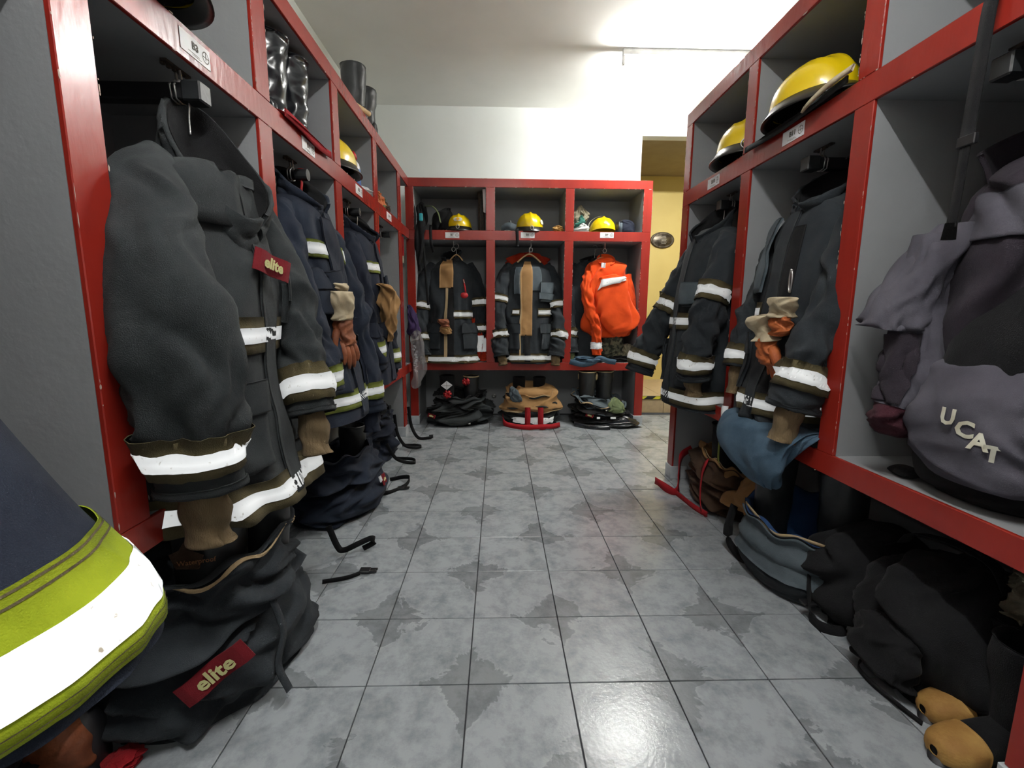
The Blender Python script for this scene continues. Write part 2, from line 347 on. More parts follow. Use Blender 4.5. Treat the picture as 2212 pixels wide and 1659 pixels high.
# ---------------------------------------------------------------- the room
XL, XR, YB = -.815, 1.14, 4.404
LW, RW, BW, CZ = -1.325, 1.65, 4.90, 3.06
PY, PZ = 6.27, 2.82                      # wall and ceiling of the passage beyond
def struct(name, boxes, m, parent=None, bev=0.):
    b = MB()
    for q in boxes: b.box(*q, bev)
    o = b.obj(name, m, parent)
    if parent is None: o['kind'] = 'structure'
    return o
flo = struct('floor', [(LW-.1, 3.3, -1.8, BW+.02, -.06, -.0075)], 'grout')
T = .30; TX0, TY0 = -.6878, 1.2172
tb = MB(); h = T/2-.0018
tb.box(-h, h, -h, h, -.009, 0, .0012)
tme = None
for i in range(-3, 13):
    for j in range(-6, 13):
        cx, cy = TX0+T*(i+.5), TY0+T*(j+.5)
        if cx-h < LW or cx > 3.2 or cy > BW-.05 or cy < -.55: continue
        if cx > 1.95 and cy < 3.0: continue
        if tme is None:
            o = tb.obj('tile', 'tile', None, loc=(0, 0, 0)); tme = o.data
        else: o = bpy.data.objects.new('tile', tme); C.objects.link(o)
        o.parent = flo; o.location = Vector((cx, cy, random.uniform(-.0006, .0002)))-ORG['floor']
        o.rotation_euler.z = (0 if (i+j) % 2 == 0 else PI/2)+(PI if random.random() < .5 else 0)
struct('wall_left', [(LW-.1, LW, -1.8, BW+.1, 0, CZ)], 'white')
wb = struct('wall_back', [(LW-.1, 1.425, BW, BW+.12, 0, CZ), (1.425, 3.3, BW, BW+.12, PZ, CZ)], 'white')
struct('wall_right', [(RW, RW+.12, -1.8, 2.93, 0, CZ)], 'white')
struct('wall_side', [(3.2, 3.3, 2.9, PY+.1, 0, CZ)], 'yellow_wall')
struct('wall_front', [(LW-.1, 3.3, -1.9, -1.8, 0, CZ)], 'white')
struct('ceiling', [(LW-.1, 3.3, -1.9, BW+.12, CZ, CZ+.1)], 'ceil')
struct('wall_passage', [(-.2, 3.3, PY, PY+.1, 0, PZ)], 'yellow_wall')
struct('wall_passage_left', [(-.2, -.1, BW+.12, PY, 0, PZ)], 'yellow_wall')
struct('ceiling_passage', [(-.2, 3.3, BW+.12, PY+.1, PZ, PZ+.08)], 'soffit')
stp = struct('floor_passage', [(1.3, 3.3, BW+.03, PY, 0, .172)], 'tan_wall')
for k in range(5):
    x = 1.44+k*.36
    b = MB(); b.box(x, x+.355, BW+.018, BW+.03, .0, .15, .002); b.obj('riser_tile', 'tan_wall', stp)
    for j in range(3):
        b = MB(); b.box(x, x+.355, BW+.09+j*.36, BW+.445+j*.36, .172, .178, .002); b.obj('tread_tile', 'tan_wall', stp)
b = MB(); b.box(1.43, 3.2, BW+.010, BW+.032, .152, .188, .002); tape0 = b.obj('hazard_tape', 'black_plastic', stp)
hz = MB()
for k in range(9):
    x = 1.50+k*.17
    hz.add([(x, BW+.0085, .154), (x+.075, BW+.0085, .154), (x+.115, BW+.0085, .186), (x+.04, BW+.0085, .186)], [(0, 1, 2, 3)])
hz.obj('yellow_stripes', 'hazard', tape0)
# added fill light, unseen, brightens the ochre wall of the passage
area('passage_fill', (2.3, 5.25, 2.6), .5, .3, 7, (1, .96, .88))
# oval plaque
pc = ony(1430, 519, PY); pl = thing('oval_plaque', 'oval bronze plaque on the ochre wall of the passage', 'plaque', tuple(pc-Vector((0, .02, 0))))
V, F = revolve([(0, .028), (.72, .028), (.80, .020), (.88, .026), (.97, .024), (1., .012), (1., .0), (0, 0)], pc+Vector((0, 0, 0)), 44, (1, 0, 0), (0, 0, 1), (0, -1, 0), .158, .104)
link('plate', V, F, 'brass', pl)
ln = MB()
for k, wd in enumerate((.03, .05, .06, .05, .07, .05)):
    z = pc.z+.045-k*.018; ln.box(pc.x-wd/2+.01, pc.x+wd/2+.02, pc.y-.031, pc.y-.028, z-.003, z+.003)
ln.obj('raised_lines', 'steel', pl)

# ---------------------------------------------------------------- tube lamps
def tube_lamp(name, label, c, ax, L, m='tube'):
    c = Vector(c); ax = Vector(ax); t = thing(name, label, 'ceiling lamp', tuple(c)); n = Vector((-ax.y, ax.x, 0))
    def bx(a0, a1, w, z0, z1):
        V = [c+ax*a+n*q+Vector((0, 0, z)) for a in (a0, a1) for q in (-w, w) for z in (z0, z1)]
        return MB().add(V, [(0, 1, 3, 2), (4, 6, 7, 5), (0, 4, 5, 1), (2, 3, 7, 6), (0, 2, 6, 4), (1, 5, 7, 3)])
    bx(-L/2-.02, L/2+.02, .022, .045, CZ-c.z-.001).obj('housing', 'housing', t)
    for s in (-1, 1): bx(s*(L/2+.012)-.008, s*(L/2+.012)+.008, .016, -.018, .05).obj('lamp_holder', 'housing', t)
    MB().tube([c-ax*L/2, c+ax*L/2], .014, 12).obj('tube', m, t, True)
    return t
tube_lamp('tube_lamp', 'lit white tube lamp on the ceiling by the back wall', (1.56, 3.85, CZ-.09), (1, 0, 0), 1.2)
tube_lamp('tube_lamp', 'lit tube lamp on the ceiling above the near aisle, outside the picture', (.14, .28, CZ-.09), (0, 1, 0), 1.2, 'tube_near')

# ---------------------------------------------------------------- locker rows
Z0, Z1, S0, S1, T0, T1 = .53, .605, 1.73, 1.815, 2.19, 2.265
def chips(name, segs, nrm, root, cnt):
    b = MB(); nrm = np.array(nrm, float)
    for _ in range(cnt):
        p, q = segs[random.randrange(len(segs))]; p = np.array(p, float); q = np.array(q, float); t = random.random(); c = p+(q-p)*t
        d = (q-p)/np.linalg.norm(q-p); s = np.cross(d, nrm); l = random.uniform(.002, .012)*(1.8 if random.random() < .12 else 1); ww = random.uniform(.001, .0032)
        k = [c+d*l*math.cos(g)*random.uniform(.6, 1)+s*ww*math.sin(g)*random.uniform(.5, 1)+nrm*.0008 for g in np.arange(6)*PI/3]
        b.add(k, [(0, 1, 2, 3, 4, 5)])
    o = b.obj(name, 'chip', root); o['kind'] = 'stuff'; return o
def locker_row(label, F_, axis, posts, a_end, sgn, back, floor_posts, loc, open_from=None):
    """F_: front plane; axis 'y' rows run along Y with front normal sgn*X, axis 'x' rows along X with normal -Y"""
    root = thing('locker_row', label, 'locker', loc, 'red fronted open lockers')
    def B(a0, a1, d0, d1, z0, z1, bev=0.):   # d: distance in front (+) / behind (-) of the front plane
        b = MB()
        if axis == 'y': x = sorted((F_+sgn*d0, F_+sgn*d1)); b.box(x[0], x[1], a0, a1, z0, z1, bev)
        else: y = sorted((F_+sgn*d0, F_+sgn*d1)); b.box(a0, a1, y[0], y[1], z0, z1, bev)
        return b
    D = -abs(back-F_)+.002; A0, A1 = posts[0][0], a_end
    B(A0, A1, D, D+.02, 0, T1).obj('back_panel', 'grey', root)
    e = .0005
    for nm, z0, z1 in (('bottom_panel', Z0, Z1), ('shelf', S0, S1), ('top_panel', T0, T1)):
        B(A0, A1, D+.02, -.012, z0+e, z1-e).obj(nm, 'grey', root)
    for nm, z0, z1 in (('bottom_rail', Z0, Z1), ('shelf_rail', S0, S1), ('top_rail', T0, T1)):
        B(A0+.001, A1, -.012, 0.0, z0, z1, .002).obj(nm, 'red', root)
    for k, (p0, p1) in enumerate(posts):
        for z0, z1 in ((Z1, S0), (S1, T0)):
            B(p0+e, p1-e, D+.02, -.012, z0, z1).obj('partition', 'grey', root)
            B(p0, p1, -.012, .0, z0, z1, .002).obj('post', 'red', root)
        if k in floor_posts:
            B(p0+e, p1-e, D+.02, -.012, 0, Z0).obj('end_wall', 'grey', root)
            B(p0, p1, -.012, 0, .085, Z0, .002).obj('post_foot', 'red', root)
            B(p0-.006, p1+.006, -.10, .008, 0.001, .085, .002).obj('base_tile', 'cer_white', root)
    sg = []
    for p0, p1 in posts:
        for a in (p0, p1):
            for z0, z1 in ((Z1, S0), (S1, T0)): sg.append(((F_, a, z0), (F_, a, z1)) if axis == 'y' else ((a, F_, z0), (a, F_, z1)))
    for z in (Z0, Z1, S0, S1, T0, T1):
        sg.append(((F_, A0, z), (F_, A1, z)) if axis == 'y' else ((A0, F_, z), (A1, F_, z)))
    chips('paint_chips', sg, (sgn, 0, 0) if axis == 'y' else (0, sgn, 0), root, 420)
    return root
PL = [(-.55, -.46), (.205, .295), (.96, 1.05), (1.715, 1.81), (2.47, 2.56), (3.22, 3.31), (3.965, 4.06)]
PR = [(-.62, -.54), (.085, .165), (.79, .87), (1.495, 1.575), (2.20, 2.28), (2.905, 2.99)]
PB = [(-.845, -.77), (-.118, -.037), (.605, .685), (1.32, 1.40)]
rowL = locker_row('left-hand row of open lockers with a red front frame and grey compartments', XL, 'y', PL, YB-.001, 1, LW, (0, 6), (XL, 1.9, 0))
rowR = locker_row('right-hand row of open lockers with a red front frame and grey compartments', XR, 'y', PR, 2.989, -1, RW, (0, 2, 5), (XR, 1.2, 0))
rowB = locker_row('three-bay row of open red framed lockers along the white end wall', YB, 'x', PB, 1.399, -1, BW, (0, 3), (.27, YB, 0))
# name cards stuck on the shelf rails
def card(txt, root, P, X, n, wd, ht=.050, tilt=0.):
    P = Vector(P); X = Vector(X); n = Vector(n); Y = Vector((0, 0, 1))
    X = (X*math.cos(tilt)+Y*math.sin(tilt)).normalized(); Y = (Y-X*Y.dot(X)).normalized()
    def quad(cx, cy, w_, h_, o0, o1, b):
        V = [P+X*(cx+sx*w_)+Y*(cy+sy*h_)+n*o for o in (o0, o1) for sx, sy in ((-1, -1), (1, -1), (1, 1), (-1, 1))]
        return b.add(V, [(4, 5, 6, 7), (0, 3, 2, 1), (0, 1, 5, 4), (1, 2, 6, 5), (2, 3, 7, 6), (3, 0, 4, 7)])
    c = quad(0, 0, wd/2, ht/2, .0005, .0018, MB()).obj('name_card', 'card', root)
    ORG[c.name] = ORG[root.name]
    lettering(txt, ht*.52, P+n*.0024-X*wd*.02+Y*.003, X, Y, 'ink', c, bold=.0006)
    b = MB(); quad(-.01, -ht*.30, wd*.18, .0005, .0019, .0024, b); quad(wd*.02, -ht*.38, wd*.15, .0004, .0019, .0024, b)
    r0, r1 = ht*.30, ht*.25; cc = P+X*wd*.34+n*.0022; V = []; F = []
    for k in range(28):
        g = 2*PI*k/28
        for r in (r0, r1): V.append(cc+X*r*math.cos(g)+Y*r*math.sin(g))
    F = [(2*k, 2*((k+1) % 28), 2*((k+1) % 28)+1, 2*k+1) for k in range(28)]; b.add(V, F)
    quad(wd*.34, 0, r1, .0009, .0019, .0024, b); quad(wd*.34, r1*.2, .0009, r1*.8, .0019, .0024, b)
    b.obj('emblem', 'ink', c)
for txt, (x0, y0, x1, y1), X in (('B3', (387, 78, 451, 118), 0), ('B4', (652, 312, 679, 328), 0), ('B5', (768, 408, 782, 417), 0), ('B6', (835, 463, 845, 470), 0)):
    p, q = onx(x0, y0, XL), onx(x1, y1, XL); card(txt, rowL, ((XL), (p.y+q.y)/2, (S0+S1)/2+.002), (0, 1, 0), (1, 0, 0), abs(q.y-p.y))
for txt, (x0, x1, y) in (('B11', (1693, 1736, 292), ), ('B10', (1531, 1553, 392), )) if False else (('B11', (1693, 1736, 292)), ('B10', (1531, 1553, 392))):
    p, q = onx(x0, y, XR), onx(x1, y, XR); card(txt, rowR, (XR, (p.y+q.y)/2, (S0+S1)/2), (0, -1, 0), (-1, 0, 0), .135)
for txt, x in (('B7', 977), ('B8', 1140), ('B9', 1311)):
    p = ony(x, 508, YB); card(txt, rowB, (p.x, YB, p.z), (1, 0, 0), (0, -1, 0), .127)
# hanging rods: black square tube slung from the shelf with ties
def rod(Y, X0, X1, sgn, label, round_=False, z=1.665, tx=None):
    r = thing('hanging_rod', label, 'clothes rod', (X0, Y, z), 'rods slung under the shelves')
    s = .021
    b = MB()
    xa, xb = sorted((X0, X1))
    if round_: b.tube([(X0, Y, z), (X1, Y, z)], s, 14)
    else: b.box(xa, xb, Y-s, Y+s, z-s, z+s, .003)
    b.obj('rod', 'black_plastic', r, round_)
    b = MB(); e = .026
    xa, xb = sorted((X0, X0+sgn*.045))
    if round_: b.tube([(xa-.003, Y, z), (xb+.003, Y, z)], e*.92, 14)
    else: b.box(xa-.003, xb+.003, Y-e, Y+e, z-e, z+e, .004)
    b.obj('end_cap', 'rubber', r)
    tx = X0+sgn*.07 if tx is None else tx
    b = MB(); b.box(tx-.008, tx+.008, Y-.05, Y+.05, S0-.006, S0-.0005)
    for k in range(5): b.box(tx-.012+.003*k, tx-.004+.003*k, Y-.045+.018*k, Y-.035+.018*k, S0-.012, S0-.004)
    b.obj('ceiling_plate', 'rust', r)
    for dx in (-.006, .006):
        b = MB(); b.tube([(tx+dx, Y+.004, S0-.004), (tx+dx, Y+.010, z+s+.012), (tx+dx*1.5, Y+s+.004, z+s*.6), (tx+dx, Y+s*.9, z-s*.9), (tx+dx, Y, z-s-.004), (tx+dx, Y-s*.9, z-s*.9), (tx+dx, Y-s-.004, z+s*.6), (tx+dx, Y, z+s+.012)], .0032, 6)
        b.obj('hook_tie', 'steel', r, True)
    return r
rod(1.39, -.80, LW+.03, -1, 'black square rod slung above the big charcoal coat at the left')
rod(2.15, -.83, LW+.03, -1, 'black rod with a red plastic hanger on it, second bay on the left', True)
rod(2.91, -.83, LW+.03, -1, 'black rod slung under the shelf marked B5', True)
rod(3.73, -.84, LW+.03, -1, 'bare black rod with nothing on it, in the empty bay marked B6', True)
rod(2.62, 1.20, RW-.03, 1, 'black square rod slung under the shelf marked B10')
rod(1.90, 1.20, RW-.03, 1, 'black square rod slung under the shelf marked B11')
rod(1.165, 1.185, RW-.03, 1, 'black square rod at the top right above the backpack')
# ---------------------------------------------------------------- turnout coats
def tz(s, z):
    T_ = np.linspace(0, 1, 500); Z = s.cen(T_)[:, 2]; q = np.where(Z <= z)[0]; return float(T_[q[0]]) if len(q) else 1.
def zband(s, parent, z, hw, trim='olive', a0=0., a1=1., **kw):
    ta, tb_ = tz(s, z+hw), tz(s, z-hw); return band(s, parent, (ta+tb_)/2, (tb_-ta)/2, trim, a0, a1, **kw)
def zpatch(s, name, m, parent, za, zb, a0, a1, off=.008, thick=.006, nt=14, na=14):
    return s.obj(name, m, parent, t0=tz(s, za), t1=tz(s, zb), a0=a0, a1=a1, nt=nt, na=na, off=off, thick=thick)
def frame(c, Fv, Sv):
    c = np.array((c[0], c[1], 0.)); Fv = np.array((Fv[0], Fv[1], 0.)); Sv = np.array((Sv[0], Sv[1], 0.))
    return lambda dx, dy, z: c+Fv*dx+Sv*dy+np.array((0, 0, z))
STD = [(-.02, 0, 1.60, .05, .05), (-.01, 0, 1.565, .11, .08), (0, 0, 1.51, .20, .11), (.01, 0, 1.42, .245, .13), (.02, 0, 1.22, .25, .15), (.02, 0, .98, .255, .165), (.03, 0, .78, .265, .175), (.04, 0, .66, .275, .185)]
NEAR = [(0, -.17, 1.51, .05, .06), (.02, -.235, 1.42, .075, .09), (.07, -.27, 1.24, .085, .105), (.12, -.28, 1.02, .08, .10), (.15, -.27, .84, .07, .088), (.16, -.26, .74, .066, .08)]
def mir(p): return [(a, -b, *r) for a, b, *r in p]
def coat(name, label, c, Fv, Sv, m='coat_dark', keys=STD, near=NEAR, far=None, trim='olive', seed=1, hem=None, chest=None, cuffs=(None, None), mids=(None, None), amp=.45, samp=.42,
         collar=dict(), knit=('tan_knit', 'tan_knit'), group='turnout coats hanging in the lockers', flap=True, pockets=True, knit_len=.10, hw=.045, cat='coat', closed_a=(0., 1.), btilt=None, sq=2.3, frac=.42):
    G = frame(c, Fv, Sv); o = G(0, 0, min(k[2] for k in keys)); root = thing(name, label, cat, tuple(o), group)
    Fv3 = (Fv[0], Fv[1], 0); Sv3 = (Sv[0], Sv[1], 0)
    K = [(*G(k[0], k[1], k[2]), k[3], k[4]) for k in keys]; last = K[-1]
    K = K[1:] if collar is not None else K
    n0 = len(K); K2 = K
    body = Surf(K2, Sv3, Fv3, n=sq, amp=amp, seed=seed, na=7, nt=1.6, ridge=.55, ampf=lambda t: .25+.9*t, tilt=btilt)
    body.obj('body', m, root, nt=90, na=110)
    # turned-in hem so the coat is not paper thin
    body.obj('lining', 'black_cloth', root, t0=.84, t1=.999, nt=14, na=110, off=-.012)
    if collar is not None:
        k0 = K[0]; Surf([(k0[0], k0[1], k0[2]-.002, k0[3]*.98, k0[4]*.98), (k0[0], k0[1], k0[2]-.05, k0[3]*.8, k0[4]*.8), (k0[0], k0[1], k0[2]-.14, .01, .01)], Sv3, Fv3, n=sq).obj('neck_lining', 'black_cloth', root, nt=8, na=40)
    S_ = {}
    for which, path in (('near', near), ('far', mir(near) if far is None else far)):
        if not path: continue
        P = [(*G(k[0], k[1], k[2]), k[3], k[4]) for k in path]
        s = Surf(P, follow=True, ref=Sv3, n=2.2, amp=samp, seed=seed*7+(3 if which == 'near' else 5), na=4, nt=4.5, ridge=.7, ampf=lambda t: (.5+1.3*t)*(1-.72*np.clip((t-.72)/.1, 0, 1)))
        sl = s.obj('sleeve', m, root, nt=80, na=48); S_[which] = s
        e = P[-1]; T_ = (np.array(e[:3])-np.array(P[-2][:3])); T_ = T_/np.linalg.norm(T_); ec = np.array(e[:3])
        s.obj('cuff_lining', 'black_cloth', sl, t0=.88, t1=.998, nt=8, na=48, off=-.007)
        i = 0 if which == 'near' else 1
        if knit[i]:
            kl = knit_len; kr = .62; kd = T_+np.array((0, 0, -.25)); kd /= np.linalg.norm(kd)
            kn = Surf([(*(ec-T_*.04), e[3]*kr*.9, e[4]*kr*.9), (*(ec+kd*kl*.25), e[3]*kr, e[4]*kr), (*(ec+kd*kl*.7), e[3]*kr*.82, e[4]*kr*.82), (*(ec+kd*kl), e[3]*kr*.95, e[4]*kr*.95), (*(ec+kd*(kl-.006)), e[3]*kr*.82, e[4]*kr*.82), (*(ec+kd*kl*.45), e[3]*kr*.6, e[4]*kr*.6)], follow=True, ref=Sv3, amp=.35, seed=seed+9, na=3, nt=2)
            kn.obj('knit_cuff', knit[i], sl, nt=40, na=36)
        if cuffs[i]: zband(s, sl, cuffs[i], hw, trim, frac=frac)
        if mids[i]: zband(s, sl, mids[i], hw, trim, frac=frac)
        # reinforcement at the sleeve end
        s.obj('cuff_facing', m, sl, t0=.955, t1=.998, nt=3, na=48, off=.002, thick=.004)
    if hem: zband(body, root, hem, hw, trim, closed_a[0], closed_a[1], na=110, frac=frac)
    if chest: zband(body, root, chest[0], hw, trim, chest[1], chest[2], frac=frac)
    if flap:
        body.obj('storm_flap', m, root, t0=.16, t1=.985, a0=.215, a1=.262, nt=60, na=6, off=.004, thick=.007)
    if pockets:
        zl = keys[-1][2]
        for a in ((.07, .18), (.30, .41)):
            zpatch(body, 'pocket', m, root, zl+.34, zl+.13, a[0], a[1], .006, .016)
            zpatch(body, 'pocket_flap', m, root, zl+.37, zl+.28, a[0]-.006, a[1]+.006, .022, .006)
    if collar is not None:
        cl = dict(z=1.53, h=.085, hu=.095, hv=.085, tilt=-.6, gap=.035, dx=.02, m=m, spread=1.15, side=.25, base=1.); cl.update(collar)
        c0 = G(cl['dx'], 0, cl['z']); c1 = G(cl['dx']+.01, 0, cl['z']+cl['h'])
        cs = Surf([(*c0, cl['hu']*cl['base'], cl['hv']*cl['base']), (*((c0+c1)/2), cl['hu']*1.02, cl['hv']*1.04), (*c1, cl['hu']*cl['spread'], cl['hv']*cl['spread'])], Sv3, Fv3, tilt=(cl['side'], cl['tilt']), amp=.25, seed=seed+2, na=4, nt=1)
        cs.obj('collar', cl['m'], root, t0=0, t1=1, a0=.25+cl['gap'], a1=1.25-cl['gap'], nt=14, na=60, thick=.012)
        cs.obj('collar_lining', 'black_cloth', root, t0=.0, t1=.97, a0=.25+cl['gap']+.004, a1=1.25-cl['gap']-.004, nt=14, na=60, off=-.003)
    root_s = dict(root=root, body=body, G=G, sl=S_); return root_s
def hook(root, x, y, z0, z1, m='steel', d=(1, 0)):
    """hanger hook: a wire question mark rising over the rod"""
    p = [(x, y, z0), (x, y, z0+.04), (x+d[0]*.004, y+d[1]*.004, z1-.03)]
    for k in range(8):
        g = -PI/2+k*PI/5.2; p.append((x+d[0]*.022*math.cos(g), y+d[1]*.022*math.cos(g), z1+.022*math.sin(g)+.002))
    b = MB(); b.tube(smooth_path(p, 40), .0022 if m == 'steel' else .005, 8); return b.obj('hanger_hook', m, root, True)
def hanger(root, c, side, z, w_=.19, m='wood', th=.012, drop=.07):
    b = MB(); s = Vector((side[0], side[1], 0)); c = Vector((c[0], c[1], z))
    b.tube(smooth_path([c-s*w_-Vector((0, 0, drop)), c-s*w_*.45-Vector((0, 0, drop*.3)), c, c+s*w_*.45-Vector((0, 0, drop*.3)), c+s*w_-Vector((0, 0, drop))], 30), th, 8, flat=.6)
    return b.obj('hanger', m, root, True)
def tagplate(root, P, X, Y, w_, h_, txt, m='maroon', tm='tag_text', size=None, name='name_tag'):
    P, X, Y = Vector(P), Vector(X).normalized(), Vector(Y).normalized(); Y = (Y-X*X.dot(Y)).normalized(); Zn = X.cross(Y); b = MB()
    n = 8; V = []; F = []
    for i in range(n+1):
        u = -w_/2+w_*i/n; bend = .006*math.sin(i*1.1)
        for sy in (-1, 1):
            for o in (0, .003): V.append(P+X*u+Y*(sy*h_/2)+Zn*(o+bend))
    for i in range(n):
        a = i*4; F += [(a, a+4, a+6, a+2), (a+1, a+3, a+7, a+5), (a, a+1, a+5, a+4), (a+2, a+6, a+7, a+3)]
    F += [(0, 2, 3, 1), (n*4, n*4+1, n*4+3, n*4+2)]; b.add(V, F); t = b.obj(name, m, root); ORG[t.name] = ORG[root.name]
    if txt: lettering(txt, size or h_*.7, P+Zn*.009, X, Y, tm, t, bold=.0015)
    return t
Lf, Ls = (1, 0), (0, 1); Rf, Rs = (-1, 0), (0, 1); Bf, Bs = (0, -1), (1, 0)

# --- near-left coat, bay B3
K3 = [(-.04, 0, 1.585, .05, .05), (.065, 0, 1.455, .085, .09), (.06, 0, 1.45, .12, .10), (.04, 0, 1.43, .19, .115), (.02, 0, 1.36, .25, .14), (.02, 0, 1.2, .26, .165), (.03, 0, .95, .262, .18), (.05, -.01, .72, .27, .20), (.08, -.02, .53, .28, .215)]
N3 = [(.04, -.15, 1.44, .05, .05), (.05, -.21, 1.375, .085, .07), (.09, -.275, 1.25, .115, .078), (.155, -.335, 1.08, .13, .08), (.18, -.35, .90, .125, .08), (.185, -.34, .76, .10, .07), (.19, -.335, .68, .09, .065)]
F3 = [(.0, .17, 1.50, .06, .06), (.05, .24, 1.38, .09, .075), (.13, .25, 1.16, .10, .08), (.19, .21, .98, .09, .075), (.24, .15, .84, .082, .07), (.26, .13, .75, .078, .066)]
c3 = coat('turnout_coat', 'big charcoal coat with silver bands on olive trim, in the bay marked B3', (-.87, 1.37), Lf, Ls, 'coat_dark', K3, N3, F3, 'olive', 3,
          hem=.578, chest=(1.02, .02, .44), cuffs=(.775, .84), collar=dict(z=1.355, h=.14, hu=.10, hv=.10, tilt=-1.3, dx=.09, spread=1.14, gap=.012, side=.55, base=.8), btilt=(0, -1.3, .2), knit_len=.13, hw=.048, amp=.6, samp=.42, closed_a=(-.1, .6))
for a_ in (.30, .31): c3['sl']['near'].obj('seam', 'black_cloth', c3['root'], t0=.1, t1=.9, a0=a_, a1=a_+.0018, nt=60, na=1, off=.002)
hook(c3['root'], -.845, 1.385, 1.56, 1.665)
tagplate(c3['root'], (-.640, 1.36, 1.21), (.25, 1, -.25), (.1, .2, 1), .135, .06, 'elite')
zpatch(c3['body'], 'chest_pocket', 'coat_dark', c3['root'], 1.17, 1.05, .05, .16, .008, .02)
zpatch(c3['body'], 'chest_pocket_flap', 'coat_dark', c3['root'], 1.20, 1.12, .04, .17, .03, .006)
zpatch(c3['body'], 'shoulder_flap', 'coat_dark', c3['root'], 1.46, 1.30, .27, .46, .008, .008)
# --- foreground left coat, bay B2
K2_ = [(-.06, 0, 1.585, .05, .05), (-.05, 0, 1.555, .10, .07), (-.04, 0, 1.51, .17, .09), (-.03, 0, 1.35, .20, .11), (-.01, 0, 1.1, .20, .13), (.03, 0, .97, .21, .16), (.12, .015, .81, .20, .185), (.20, .02, .70, .195, .20), (.22, .02, .635, .19, .20)]
c2 = coat('turnout_coat', 'nearest coat at the lower left edge, dark navy with a broad lime and silver hem', (-.88, .50), Lf, Ls, 'navy', K2_, [(-.04, -.11, 1.5, .06, .05), (-.02, -.14, 1.3, .07, .05), (-.02, -.15, .9, .07, .05)], [(-.04, .12, 1.5, .05, .05), (-.04, .15, 1.3, .05, .05), (-.04, .15, .9, .05, .05)], 'lime', 4,
          hem=None, chest=None, amp=.12, flap=False, pockets=False, knit=(None, None), cuffs=(None, None), collar=dict(hu=.08, hv=.08))
hb = zband(c2['body'], c2['root'], .715, .062, 'lime', -.1, .6, na=90, frac=.40)
st = MB()
for zz in (.772, .763, .668, .659):
    t_ = tz(c2['body'], zz); st.add(*c2['body'].patch(t0=t_-.0015, t1=t_+.0015, a0=-.1, a1=.6, nt=1, na=90, off=.0094))
st.obj('stitching', 'olive', hb)
# --- bay B4
N4 = [(0, -.16, 1.50, .05, .05), (.03, -.22, 1.36, .08, .08), (.09, -.24, 1.1, .08, .08), (.145, -.24, .9, .075, .075), (.165, -.235, .76, .07, .07)]
F4 = [(0, .17, 1.50, .05, .05), (.05, .23, 1.36, .09, .08), (.12, .25, 1.10, .095, .08), (.18, .255, .80, .085, .075), (.205, .25, .57, .075, .07)]
K4 = [(a, b, z-.01, u, v) for a, b, z, u, v in STD[:-2]]+[(.04, 0, .76, .26, .18), (.06, 0, .60, .262, .19)]
c4 = coat('turnout_coat', 'navy coat with lime and silver bands and gloves on its chest, bay B4', (-.87, 2.12), Lf, Ls, 'navy', K4, N4, F4, 'lime_dull', 5,
          hem=.70, chest=None, cuffs=(.82, .685), knit=(None, 'navy2'), collar=dict(tilt=-.8, z=1.53), hw=.042)
zband(c4['body'], c4['root'], 1.335, .035, 'lime_dull', .27, .42, frac=.62); zband(c4['body'], c4['root'], 1.335, .035, 'lime_dull', .06, .2, frac=.62)
zpatch(c4['body'], 'chest_pocket', 'navy', c4['root'], 1.23, 1.07, .28, .42, .008, .022); zpatch(c4['body'], 'chest_pocket_flap', 'navy', c4['root'], 1.25, 1.17, .275, .425, .03, .006)
zpatch(c4['body'], 'shoulder_flap', 'navy2', c4['root'], 1.47, 1.2, .24, .30, .008, .008)
hook(c4['root'], -.86, 2.15, 1.56, 1.665, 'plastic_red')
# --- bay B5
N5 = [(0, -.15, 1.50, .05, .05), (.04, -.20, 1.36, .08, .07), (.08, -.19, 1.14, .078, .07), (.11, -.15, .95, .07, .065), (.13, -.12, .74, .066, .06)]
F5 = [(0, .15, 1.50, .05, .05), (.03, .21, 1.36, .07, .07), (.08, .23, 1.1, .07, .07), (.12, .235, .9, .065, .065), (.14, .235, .70, .062, .062)]
c5 = coat('turnout_coat', 'navy coat with lime and silver cuffs and tan cloth on its front, bay B5', (-.86, 2.89), Lf, Ls, 'navy2', [(a, b, z-.01, u*.92, v*.92) for a, b, z, u, v in STD], N5, F5, 'lime_dull', 6,
          hem=None, cuffs=(.86, .79), knit=('navy2', 'navy2'), collar=dict(tilt=-.8, z=1.52), hw=.045, knit_len=.05)
zband(c5['body'], c5['root'], 1.335, .032, 'lime_dull', .27, .38, frac=.6)
zpatch(c5['body'], 'chest_flap', 'navy', c5['root'], 1.30, 1.18, .1, .22, .02, .01)
hook(c5['root'], -.85, 2.92, 1.55, 1.665)
# --- bay B10
N10 = [(0, -.14, 1.49, .05, .05), (.03, -.20, 1.38, .08, .075), (.10, -.235, 1.16, .085, .085), (.15, -.245, .98, .085, .085), (.17, -.24, .84, .085, .08), (.165, -.23, .74, .08, .075)]
F10 = [(0, .15, 1.49, .05, .05), (.05, .20, 1.36, .075, .075), (.12, .24, 1.17, .085, .085), (.20, .26, 1.0, .085, .085), (.27, .27, .84, .085, .08), (.31, .27, .71, .085, .08)]
K10 = [(a, b, z-.03, u*.94, v) for a, b, z, u, v in STD[:-2]]+[(.03, 0, .76, .245, .175), (.03, 0, .56, .25, .18)]
c10 = coat('turnout_coat', 'charcoal coat with silver bands swinging out of the far right bay, marked B10', (1.19, 2.61), Rf, Rs, 'coat_mid', K10, N10, F10, 'olive', 8,
           hem=.625, chest=(1.04, .04, .46), cuffs=(.83, .80), mids=(1.18, 1.13), collar=dict(tilt=-.8, z=1.50), knit=('tan_knit', None), hw=.045, knit_len=.085)
